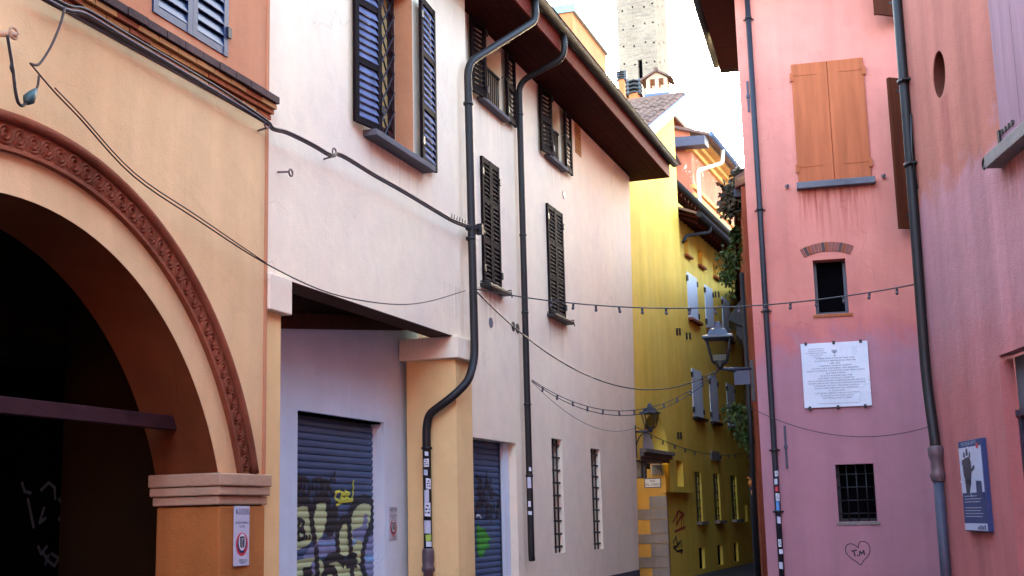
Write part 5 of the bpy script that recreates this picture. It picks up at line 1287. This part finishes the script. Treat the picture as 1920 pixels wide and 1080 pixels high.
# ================================================================ wall lanterns
def lantern(p, U, label, k, arm, brace_h, shield=False):
    """p = point under the lantern where it stands on its arm; arm = vector from there to the wall"""
    pl = mkplane(p, U)
    H = thing('wall_lantern', label, 'lantern', pl.M, 'iron lanterns on wall brackets')
    b, t, h0, h1 = 0.125*k, 0.215*k, 0.09*k, 0.50*k
    q = MB(); q.lathe([(0.0, -0.03*k), (0.05*k, -0.02*k), (0.06*k, 0.01*k), (0.03*k, 0.03*k), (0.035*k, 0.05*k), (0.0, 0.06*k)], 12); q.build('base', 'iron', H, pl.M)
    for sx in (-1, 1):
        for sn in (-1, 1):
            q = MB(); q.tube([(sx*0.03*k, 0.02*k, sn*0.03*k), (sx*b*0.9, h0, sn*b*0.9), (sx*b, h0+0.01*k, sn*b), (sx*t, h1, sn*t)], 0.014*k, 6); q.build('frame_bar', 'iron', H, pl.M)
    for (z, w, r) in ((h0, b, 0.013*k), (h1, t, 0.016*k)):
        q = MB()
        for (a, c) in (((-w, -w), (w, -w)), ((w, -w), (w, w)), ((w, w), (-w, w)), ((-w, w), (-w, -w))): q.tube([(a[0], z, a[1]), (c[0], z, c[1])], r, 6)
        q.build('frame_ring', 'iron', H, pl.M)
    for (s1, ax) in ((1, 'n'), (-1, 'n'), (1, 'u'), (-1, 'u')):
        q = MB()
        if ax == 'n': q.face([(-b, h0, s1*b), (b, h0, s1*b), (t, h1, s1*t), (-t, h1, s1*t)])
        else: q.face([(s1*b, h0, -b), (s1*b, h0, b), (s1*t, h1, t), (s1*t, h1, -t)])
        q.build('pane', 'glass', H, pl.M)
    # roof: flared skirt, sloping hood, cap
    q = MB()
    prof = [(t*1.22, h1-0.005*k), (t*1.20, h1+0.03*k), (t*0.86, h1+0.05*k), (t*0.62, h1+0.155*k), (t*0.34, h1+0.17*k), (t*0.34, h1+0.20*k)]
    for (w0, z0), (w1, z1) in zip(prof[:-1], prof[1:]):
        for (a, c) in (((-1, -1), (1, -1)), ((1, -1), (1, 1)), ((1, 1), (-1, 1)), ((-1, 1), (-1, -1))):
            q.face([(a[0]*w0, z0, a[1]*w0), (c[0]*w0, z0, c[1]*w0), (c[0]*w1, z1, c[1]*w1), (a[0]*w1, z1, a[1]*w1)])
    q.face([(-t*1.22, h1-0.004*k, -t*1.22), (t*1.22, h1-0.004*k, -t*1.22), (t*1.22, h1-0.004*k, t*1.22), (-t*1.22, h1-0.004*k, t*1.22)])
    q.build('hood', 'iron_blue', H, pl.M)
    q = MB(); q.lathe([(0.07*k, h1+0.20*k), (0.07*k, h1+0.235*k), (0.055*k, h1+0.25*k), (0.062*k, h1+0.285*k), (0.0, h1+0.30*k)], 12); q.build('cap', 'pipe_grey', H, pl.M)
    # arm and brace
    a = pl.loc(p+arm); L = arm.length
    q = MB(); q.tube([(-0.05*k if a[0] > 0 else 0.05*k, -0.03*k, 0), (a[0], -0.03*k, a[2])], 0.030*k, 8); q.build('arm', 'iron_blue', H, pl.M)
    q = MB(); q.tube(smooth([(a[0]*0.22, -0.05*k, a[2]*0.22), (a[0]*0.55, -0.10*k, a[2]*0.55), (a[0]*0.85, -brace_h*0.55, a[2]*0.85), (a[0], -brace_h, a[2])], 6), 0.018*k, 8); q.build('brace', 'iron', H, pl.M)
    q = MB(); q.box(a[0]-0.03, a[0]+0.03, -brace_h-0.15, 0.12, a[2]-0.03, a[2]+0.03); q.build('wall_bar', 'iron', H, pl.M)
    if shield:
        q = MB(); q.box(a[0]*0.42, a[0]*0.93, -0.30, -0.065, -0.13, -0.115); q.build('shield_plate', 'pipe_grey', H, pl.M)
    return pl
Yc = CP.w(CP.px(1405, 690)[0], 0, 0).y
L1 = at_depth(1350, 688, Yc-0.12); LW = at_depth(1410, 690, Yc+0.02)
lantern(L1, CP.U, 'glass street lantern on a bracket at the pink house corner', 0.96, Vector((LW.x-L1.x, LW.y-L1.y, 0)), 0.42, True)
Yb = B2.w(0.05, 0, 0).y
L2 = at_depth(1220, 807, Yb+0.12); LW2 = B2.w(LEAN(3.2), L2.z, -0.02)
lantern(L2, EP.N, 'small dark lantern on the far corner of the lilac house', 0.72, Vector((LW2.x-L2.x, LW2.y-L2.y, 0)), 0.42)

# ================================================================ signs and the plaque
def street_sign():
    jp = mkplane(EP.w(-2.42, 0, 0), EP.N)
    a = jp.px(1208, 897); b = jp.px(1240, 914)
    H = thing('street_sign', 'small white street name sign on the yellow doorway jamb', 'street sign', jp.M @ Matrix.Translation(((a[0]+b[0])/2, 0, b[1])))
    u0, u1, z0, z1 = a[0], b[0], b[1], a[1]
    boxp('plate', 'navy', H, jp, u0, u1, z0, z1, 0.003, 0.015)
    boxp('face', 'white', H, jp, u0+0.018, u1-0.018, z0+0.018, z1-0.018, 0.0155, 0.019)
    text('lettering', 'VIA', 0.085, 'navy', H, jp, (u0+u1)/2, z0+(z1-z0)*0.68, 0.0205)
    text('lettering', 'DEL CARRO', 0.08, 'navy', H, jp, (u0+u1)/2, z0+(z1-z0)*0.32, 0.0205, sx=0.85)
street_sign()
def plaque():
    P = CP.px
    u0, z1 = P(1501, 646); u1, _ = P(1626, 640); _, z0 = P(1507, 766)
    H = thing('wall_plaque', 'white marble memorial plaque with engraved lines on the pink wall', 'plaque', CP.M @ Matrix.Translation(((u0+u1)/2, 0, z0)))
    boxp('slab', 'marble', H, CP, u0, u1, z0, z1, 0.015, 0.05, bevel=0.004)
    w, h = u1-u0, z1-z0
    for fx in (0.08, 0.5, 0.90):
        for zz in (z0, z1): boxp('clip', 'iron', H, CP, u0+w*fx-0.022, u0+w*fx+0.022, zz-0.03, zz+0.025, 0.0, 0.065, bevel=0.005)
    lines = ['AI EBREI NON E MAI LETTERA CHE', 'SCOLPITA LA MEMORIA DEI MARTIRI', 'NEL 1555', 'FURONO CHIUSI IN QUESTE', 'E CON LORO E RITORNA UNA BARRIERA', 'QUESTE CONTRADE TALVOLTA IN ALTRE TERRE RIUNITE', 'ANCORA VIVENTI', 'LE LEGGI RAZZIALI DEL 1938', 'CHIUSERO IN NUOVO GHETTO', 'TRA LE ALTRE VIOLENZE LA DEPORTAZIONE INFLITTA',
             'FURONO DEPORTATI CON ALTRI INTERNATI INNOCENTI', 'E FURONO UCCISI A MIGLIAIA IN ESILIO', 'RISCATTARE MEMORIA ALL ESISTENZA', 'DI QUEI LORO', 'CITTADINI LIBERATI NELLA SUA TERRA', 'IN QUESTA CITTA DEI GIUSTI', 'DEI POPOLI UNITI E LIBERI']
    for i, s_ in enumerate(lines):
        z = z1-h*(0.245+0.0385*i); mw = w*min(0.86, 0.020*len(s_)+0.06)
        o = text('inscription', s_, 0.032, 'ink_grey', H, CP, u0+w*0.5, z, 0.052)
        xs = [v.co.x for v in o.data.vertices]; k = mw/(max(xs)-min(xs)); o.data.transform(Matrix.Diagonal((min(k, 1.25), 1, 1, 1)))
    o = text('inscription', 'IL COMUNE E LA COMUNITA EBRAICA DI BOLOGNA POSERO', 0.024, 'ink_grey', H, CP, u0+w*0.5, z0+h*0.055, 0.052)
    for i, s_ in enumerate(['QUESTO ERA GHETTO', 'PER LEGGE E VIOLENZA', 'DI UN TEMPO NON LONTANO', 'NEL CUI RICORDO', 'SIAMO QUI']): text('inscription', s_, 0.024, 'ink_grey', H, CP, u0+w*0.23, z1-h*(0.09+0.032*i), 0.052)
    for i, s_ in enumerate(['DAL 1555', 'AL 1569', 'DAL 1938', 'AL 1945']): text('inscription', s_, 0.020, 'spray_dim', H, CP, u0+w*0.80, z1-h*(0.09+0.034*i), 0.052)
    # seven-branched candlestick
    cx, cz = u0+w*0.5, z1-h*0.16; st = [[(cx, cz-0.05), (cx, cz+0.045)], [(cx-0.022, cz-0.052), (cx+0.022, cz-0.052)]]
    for r in (0.014, 0.027, 0.040): st.append([(cx+r*math.cos(PI+PI*i/10), cz+0.03+0.9*r*math.sin(PI+PI*i/10)) for i in range(11)])
    for i in range(7): st.append([(cx-0.040+i*0.0133, cz+0.03), (cx-0.040+i*0.0133, cz+0.046)])
    flat_strokes('emblem', 'ink_grey', H, CP, st, 0.006, 0.052)
plaque()
def map_board():
    P = DP.px
    u0, z1 = P(1796, 829, 0.05); u1, _ = P(1838, 822, 0.05); _, z0 = P(1806, 995, 0.05)
    H = thing('map_board', 'blue and white tourist map board with a hand-shaped map on coral wall', 'sign', DP.M @ Matrix.Translation(((u0+u1)/2, 0, z0)))
    w, h = u1-u0, z1-z0; n = 0.05
    boxp('case', 'sign_blue', H, DP, u0, u1+0.02, z0, z1, 0.0, n, bevel=0.004)
    boxp('map_sheet', 'sign_pale', H, DP, u0+w*0.015, u1-w*0.015, z0+h*0.42, z1-h*0.075, n+0.0005, n+0.003)
    boxp('foot_strip', 'sign_pale', H, DP, u0+w*0.015, u1-w*0.015, z0+h*0.01, z0+h*0.085, n+0.0005, n+0.003)
    X = lambda x, y: (u0+w*(x-80)/235.0, z1-h*(y-95)/905.0)
    # sheared board in the zoom: undo its slant
    Y = lambda x, y: X(x-(y-100)*0.062, y+ (x-80)*0.08)
    flat_strokes('street_lines', 'sign_grey', H, DP, [[Y(*p) for p in s_] for s_ in ([(95,260),(200,330),(300,240)], [(180,150),(310,250)], [(250,330),(320,560)], [(100,500),(200,520)], [(260,540),(200,600),(220,650)], [(110,380),(320,420)], [(95,180),(130,400),(120,640)])], 0.012, n+0.0036)
    q = MB()
    for poly in ([(120,290),(140,275),(152,330),(150,420),(160,470),(175,520),(205,545),(212,480),(222,400),(215,330),(212,280),(205,250),(165,250),(160,290),(150,330),(140,300)],):
        q.face([(*Y(*p), n+0.0052) for p in [(125,300),(150,265),(200,250),(216,300),(222,400),(212,545),(150,470),(140,440)]])
    for poly in ([(137,255),(140,205),(152,205),(158,255)], [(164,240),(168,170),(182,170),(188,240)], [(196,255),(200,205),(212,205),(214,260)], [(122,330),(122,280),(134,280),(136,330)], [(220,380),(240,335),(255,345),(245,380),(226,398)], [(150,480),(212,470),(205,560),(200,620),(165,615)]):
        q.face([(*Y(*p), n+0.0052) for p in poly])
    o = q.build('hand_map', 'iron_blue', H, DP.M); o['kind'] = 'stuff'
    q = MB(); q.face([(*Y(*p), n+0.0056) for p in [(262,490),(318,490),(330,640),(270,640)]]); q.build('legend', 'navy', H, DP.M)
    q = MB(); c = Y(283, 150); q.face([(c[0]+0.045*math.cos(2*PI*i/14), c[1]+0.028*math.sin(2*PI*i/14), n+0.0056) for i in range(14)]); q.build('red_mark', 'red', H, DP.M)
    text('lettering', 'PERCORSI NEL GHETTO', 0.05, 'sign_pale', H, DP, u0+w*0.47, z1-h*0.038, n+0.002, sx=0.95)
    for i in range(9):
        if i in (3, 8): continue
        zz = z0+h*(0.385-0.032*i); boxp('text_line', 'sign_grey', H, DP, u0+w*0.08, u0+w*(0.86-0.05*(i % 3)), zz-0.003, zz+0.002, n+0.0002, n+0.0012)
    for i, hh in enumerate((0.03, 0.045, 0.035, 0.045)): boxp('pictogram', 'navy', H, DP, u0+w*(0.60+0.09*i), u0+w*(0.66+0.09*i), z0+h*0.02, z0+h*0.02+hh, n+0.0035, n+0.0045)
map_board()
def no_parking(pl, nb, xs, ys, label, group):
    (xa, xb), (ya, yb) = xs, ys
    u0, z1 = pl.px(xa, ya, nb); u1, _ = pl.px(xb, ya, nb); _, z0 = pl.px(xa, yb, nb)
    H = thing('no_parking_sign', label, 'sign', pl.M @ Matrix.Translation(((u0+u1)/2, -nb, z0)), group)
    w, h = u1-u0, z1-z0; cu = (u0+u1)/2; n = nb+0.012
    boxp('plate', 'sign_grey', H, pl, u0, u1, z0, z1, nb+0.001, n, bevel=0.002)
    cz = z0+h*0.36; r = w*0.40
    def disc(name, mat, rr, k, m0=0.0):
        q = MB(); q.face([(cu+rr*math.cos(2*PI*i/24), cz+rr*math.sin(2*PI*i/24), n+k) for i in range(24)]); q.build(name, mat, H, pl.M)
    disc('red_ring', 'red', r, 0.0010); disc('blue_disc', 'navy', r*0.76, 0.0018)
    q = MB(); c, s = math.cos(2.35), math.sin(2.35); d = r*0.11; L = r*0.85
    q.face([(cu+c*L-s*d, cz+s*L+c*d, n+0.0026), (cu+c*L+s*d, cz+s*L-c*d, n+0.0026), (cu-c*L+s*d, cz-s*L-c*d, n+0.0026), (cu-c*L-s*d, cz-s*L+c*d, n+0.0026)]); q.build('red_bar', 'red', H, pl.M)
    if w > 0.2:
        q = MB(); q.face([(cu+0.06*math.cos(2*PI*i/18), cz+0.02+0.075*math.sin(2*PI*i/18), n+0.0032) for i in range(18)]); q.build('round_sticker', 'white', H, pl.M)
        flat_strokes('sticker_print', 'ink', H, pl, [[(cu-0.03, cz-0.02), (cu-0.03, cz+0.06), (cu+0.03, cz+0.06), (cu+0.03, cz-0.02)], [(cu-0.01, cz-0.03), (cu-0.01, cz+0.05)], [(cu+0.012, cz-0.03), (cu+0.012, cz+0.04)]], 0.014, n+0.0036)
    text('lettering', 'COMUNE', w*0.16, 'navy', H, pl, cu+w*0.1, z1-h*0.075, n+0.0012); text('lettering', 'DI BOLOGNA', w*0.13, 'navy', H, pl, cu+w*0.1, z1-h*0.125, n+0.0012)
    text('lettering', 'PASSO CARRAIO', w*0.115, 'navy', H, pl, cu, z1-h*0.28, n+0.0012); text('lettering', 'N. 876', w*0.13, 'navy', H, pl, cu, z1-h*0.345, n+0.0012)
    q = MB(); q.box(u0+w*0.10, u0+w*0.17, z1-h*0.13, z1-h*0.06, n+0.0006, n+0.0012); q.build('crest', 'navy', H, pl.M)
    text('lettering', 'DIVIETO DI', w*0.11, 'ink', H, pl, cu+w*0.08, z0+h*0.09, n+0.0012); text('lettering', 'SOSTA', w*0.11, 'ink', H, pl, cu+w*0.08, z0+h*0.05, n+0.0012)
no_parking(B1, 0.046, (438, 466), (949, 1062), 'narrow grey no-parking sign with stickers on the orange arcade pier', 'no-parking signs')
no_parking(B1, -0.78, (728, 743), (950, 1012), 'small no-parking sign beside the graffitied roller shutter', 'no-parking signs')

# ================================================================ cables, festoon strings
def world_tube(name, mat, parent, pts, r, seg=6):
    m = MB()
    m.tube([(p[0], p[2], -p[1]) for p in pts], r, seg)
    return m.build(name, mat, parent)
def sagpts(a, b, mid, n=28):
    """hang a cable between two fixed points so that its middle passes the height seen at picture point mid"""
    r = ray(*mid); t_ = 0.5
    best = None
    for i in range(5, 96):
        t = i/100; q = a.lerp(b, t); d = r*((q.y-CO.y)/r.y)
        e = abs((CO+d).x-q.x)
        if best is None or e < best[0]: best = (e, t, (CO+d).z)
    _, t, z = best
    s = (a.lerp(b, t).z-z)/(4*t*(1-t))
    return [a.lerp(b, i/n)-Vector((0, 0, s*4*(i/n)*(1-i/n))) for i in range(n+1)]
bm_ = MB(); bm_.lathe([(0.0, 0.0), (0.02, -0.004), (0.022, -0.05), (0.018, -0.055)], 8); BM1, _ = bm_.mesh('socket', 'iron', center=False)
bm_ = MB(); bm_.lathe([(0.016, -0.05), (0.026, -0.075), (0.027, -0.095), (0.016, -0.115), (0.0, -0.12)], 8); BM2, _ = bm_.mesh('bulb', 'bulb', center=False)
def festoon(label, paths, bulbs, r=0.009, k=1.0):
    a = paths[0][0]
    H = thing('string_light', label, 'string light', Matrix.Translation(a), 'festoon strings across the alley')
    for p in paths: world_tube('cable', 'cable', H, p, r)
    p = paths[0]
    L = [0]
    for x, y in zip(p[:-1], p[1:]): L.append(L[-1]+(y-x).length)
    for b in bulbs:
        d = b*L[-1]
        for i in range(len(p)-1):
            if L[i] <= d <= L[i+1]+1e-6:
                q = p[i].lerp(p[i+1], (d-L[i])/(L[i+1]-L[i]))
                M = Matrix.Translation(q) @ Matrix.Rotation(random.uniform(-0.2, 0.2), 4, 'Y') @ Matrix.Diagonal((k, k, k, 1))
                so_ = inst('socket', BM1, H, M); inst('bulb', BM2, H, M); break
pA = B1.w(*B1.px(888, 541, 0.2), 0.2); pD = DP.w(*DP.px(1716, 533, 0.1), 0.1)
s1 = sagpts(pA, pD, (1290, 578))
festoon('long string of bulbs crossing from lilac house drainpipe to coral house', [s1], [0.20+0.0545*i for i in range(15)], 0.008, 0.72)
pL = L1+Vector((0, 0, -0.02))
s2 = sagpts(pA, pL, (1190, 729)); 
o = world_tube('overhead_cable', 'cable', None, s2, 0.010); tag(o, 'bare black cable sagging from lilac house drainpipe to the lantern', 'cable')
p3 = B2.w(*B2.px(997, 712, 0.12), 0.12)
s3 = sagpts(p3, pL, (1180, 770)); s3b = sagpts(p3+Vector((0, 0, -0.02)), pL+Vector((0, 0, -0.03)), (1190, 778))
festoon('doubled string of bulbs sagging from thin downpipe to the lantern', [s3, s3b], [0.06+0.075*i for i in range(13)], 0.007, 0.7)
p4 = B2.w(LEAN(3.4)+0.05, at_depth(1194, 800, Yb).z, 0.02); p4b = EP.w(*EP.px(1392, 850, 0.3), 0.3)
s4 = sagpts(p4, p4b, (1300, 846))
festoon('short string of bulbs along the yellow wall under the lantern', [s4], [0.1+0.09*i for i in range(10)], 0.009, 0.8)
p5 = CP.w(*CP.px(1408, 765, 0.15), 0.15); p5b = CP.w(*CP.px(1742, 800, 0.12), 0.12)
o = world_tube('wall_wire', 'wire', None, sagpts(p5, p5b, (1590, 818)), 0.006); tag(o, 'thin grey wire sagging across the pink wall below the plaque', 'wire')
s6 = sagpts(p3+Vector((0, 0, -0.03)), p4, (1100, 795)); o = world_tube('loose_wire', 'wire', None, s6, 0.0045); tag(o, 'thin loose wire drooping beneath the doubled bulb string', 'wire')
# heavy cable bundle along the cornice and lilac wall
def plane_path(pl, pts, n, k=5): return smooth([(*pl.px(x, y, n), n) for x, y in pts], k)
bund = [(60, -18), (95, 2), (128, 18), (162, 26), (235, 70), (330, 126), (420, 180), (497, 228), (512, 242), (540, 250), (585, 272), (620, 292), (640, 292), (700, 328), (760, 362), (815, 395), (850, 415), (884, 428)]
H = thing('cable_bundle', 'bundle of black and grey cables strung below the brick cornice', 'cable', B1.M @ Matrix.Translation((-15.8, 0, 5.3)))
for i, (dx, dy, nn, mt, rr) in enumerate(((0, 0, 0.14, 'cable_grey', 0.012), (3, -7, 0.15, 'cable', 0.011), (-2, 5, 0.13, 'cable', 0.008))):
    o = MB(); o.tube(plane_path(B1, [(x+dx*(1 if x < 500 else 0.4), y+dy*(1 if x < 480 else 0.4)) for x, y in bund], nn), rr, 8); o.build('cable', mt, H, B1.M)
for (x, y) in ((500, 236), (627, 289)):
    u, z = B1.px(x, y, 0.14); q = MB(); q.tube([(u+0.045*math.cos(2*PI*i/12), z+0.02+0.045*math.sin(2*PI*i/12), 0.14) for i in range(13)], 0.009, 6); q.tube([(u, z-0.02, 0.14), (u+0.03, z-0.03, 0.0)], 0.010, 6); q.build('eye_hook', 'cast_iron', H, B1.M)
u, z = B1.px(884, 428, 0.1); q = MB(); q.box(u-0.10, u+0.22, z-0.04, z+0.0, 0.05, 0.22); q.box(u-0.02, u+0.04, z-0.10, z+0.05, 0.18, 0.26); q.tube([(u-0.1, z+0.03, 0.15), (u+0.2, z+0.01, 0.2)], 0.02, 6); q.build('cable_bracket', 'iron', H, B1.M)
for i in range(7):
    uu, zz = B1.px(846+i*5, 408+i*2.5, 0.15); q = MB(); q.tube([(uu, zz-0.03, 0.15), (uu+0.01, zz+0.06, 0.16)], 0.007, 5); q.build('cable_tie', 'iron', H, B1.M)
# slack wire from the arcade wall to the drainpipe
H = thing('slack_wire', 'long thin brown wire drooping across the cream and lilac walls', 'wire', B1.M @ Matrix.Translation((-17, 0, 4.5)))
w_ = [(56, 118), (100, 170), (150, 222), (250, 330), (370, 412), (500, 495), (620, 550), (730, 570), (800, 566), (872, 545)]
o = MB(); o.tube(plane_path(B1, w_, 0.16), 0.007, 6); o.build('wire', 'wire', H, B1.M)
o = MB(); o.tube(plane_path(B1, [(x+3, y-5) for x, y in w_[1:5]]+[(500, 494)], 0.17), 0.006, 6); o.build('wire', 'wire', H, B1.M)
# hanging tail with its connector
H = thing('wire_connector', 'teal taped wire connector dangling from a hook on the cream wall', 'connector', B1.M @ Matrix.Translation((-19.3, 0, 4.6)))
o = MB(); o.tube(plane_path(B1, [(14, 66), (18, 90), (22, 115), (25, 135), (29, 170), (34, 192), (42, 198), (50, 192)], 0.16), 0.012, 6); o.build('wire', 'cable', H, B1.M)
o = MB(); o.tube(plane_path(B1, [(22, 117), (20, 127), (24, 137)], 0.16), 0.008, 6); o.build('wire', 'cable', H, B1.M)
o = MB(); o.tube(plane_path(B1, [(66, 170), (71, 160), (73, 142)], 0.16), 0.009, 6); o.build('wire', 'wire', H, B1.M)
c0, c1 = B1.px(49, 193, 0.16), B1.px(68, 167, 0.16)
o = MB(); o.tube([(c0[0], c0[1], 0.16), (c0[0]*0.75+c1[0]*0.25, c0[1]*0.75+c1[1]*0.25, 0.16), (c0[0]*0.3+c1[0]*0.7, c0[1]*0.3+c1[1]*0.7, 0.16), (c1[0], c1[1], 0.16)], [0.02, 0.045, 0.03, 0.012], 8); o.build('connector_body', 'teal', H, B1.M)
u, z = B1.px(8, 65, 0.1); o = MB(); o.tube([(u-0.05, z, 0.0), (u, z, 0.14), (u+0.04, z, 0.17)], 0.022, 8); o.tube([(u+0.02+0.04*math.cos(2*PI*i/10), z+0.01+0.04*math.sin(2*PI*i/10), 0.16) for i in range(11)], 0.010, 6); o.build('hook', 'capital', H, B1.M)
o = MB(); o.tube(plane_path(B1, [(121, 14), (115, 40), (100, 78), (85, 105), (72, 121), (58, 120)], 0.16), 0.010, 6); o = o.build('tail_wire', 'wire', None, B1.M); tag(o, 'short dark wire hanging from the cable bundle to the slack wire', 'wire')
u, z = B1.px(535, 324, 0.05); o = MB(); o.tube([(u-0.07, z-0.005, 0.0), (u-0.02, z, 0.1)], 0.010, 6); o.tube([(u+0.02+0.035*math.cos(2*PI*i/12), z+0.035*math.sin(2*PI*i/12), 0.10) for i in range(13)], 0.010, 6); o = o.build('eye_hook', 'cast_iron', None, B1.M); tag(o, 'rusty eye hook alone on the lilac wall below the cables', 'hook')

# ================================================================ climbing plants in the alley
def plant(name, label, blobs, mat, n, size, stem, seed):
    rnd = random.Random(seed)
    c0 = at_depth(*blobs[0][:3])
    H = thing(name, label, 'plant', Matrix.Translation((c0.x, c0.y, c0.z)))
    m = MB()
    for (x, y, Y, rx, ry) in blobs:
        c = at_depth(x, y, Y); k = Y/FPX
        cl = [(rnd.gauss(0, 0.42), rnd.gauss(0, 0.42), rnd.gauss(0, 0.42)) for _ in range(max(5, n//25))]
        for i in range(n):
            q = rnd.choice(cl); g = 0.20
            a, b, d = q[0]+rnd.gauss(0, g), q[1]+rnd.gauss(0, g), q[2]+rnd.gauss(0, g)
            p = c+Vector((a*rx*k, b*rx*k, d*ry*k))
            ax = Vector((rnd.gauss(0, 1), rnd.gauss(0, 1), rnd.gauss(0, 1)-0.6)).normalized(); s = size*rnd.uniform(0.6, 1.3)
            sd = ax.cross(Vector((rnd.gauss(0, 1), rnd.gauss(0, 1), rnd.gauss(0, 1)))).normalized()*s*0.32
            P_ = [p, p+ax*s*0.5+sd, p+ax*s, p+ax*s*0.5-sd]
            m.face([(v.x, v.z, -v.y) for v in P_])
    o = m.build('foliage', mat, H); o['kind'] = 'stuff'
    for st in stem:
        pts = [at_depth(*q) for q in st]; world_tube('stem', 'twig', H, [Vector(v) for v in smooth([tuple(p) for p in pts], 5)], 0.018, 6)
plant('roof_plant', 'shaggy dark dry plant hanging over the alley eaves', [(1380, 362, 26.9, 20, 42), (1367, 378, 27.1, 16, 30), (1390, 340, 26.8, 9, 20)], 'leaf_dry', 520, 0.15, [[(1392, 330, 26.8), (1385, 350, 26.9), (1375, 385, 27.0), (1362, 400, 27.1)]], 1)
plant('hanging_vine', 'green vine hanging beneath the black alley eaves', [(1370, 485, 28.5, 17, 42), (1364, 520, 28.6, 12, 18), (1378, 445, 28.3, 9, 22)], 'leaf', 380, 0.10, [[(1380, 430, 28.3), (1374, 470, 28.4), (1366, 510, 28.5), (1360, 540, 28.6)]], 2)
plant('wall_climber', 'leafy climber low on the alley wall below the lantern', [(1392, 788, 27.5, 20, 40), (1380, 772, 27.8, 18, 22), (1402, 820, 27.2, 9, 28)], 'leaf', 330, 0.10, [[(1404, 860, 27.2), (1396, 810, 27.4), (1380, 775, 27.7)], [(1400, 830, 27.3), (1385, 800, 27.6), (1362, 790, 27.9)]], 3)
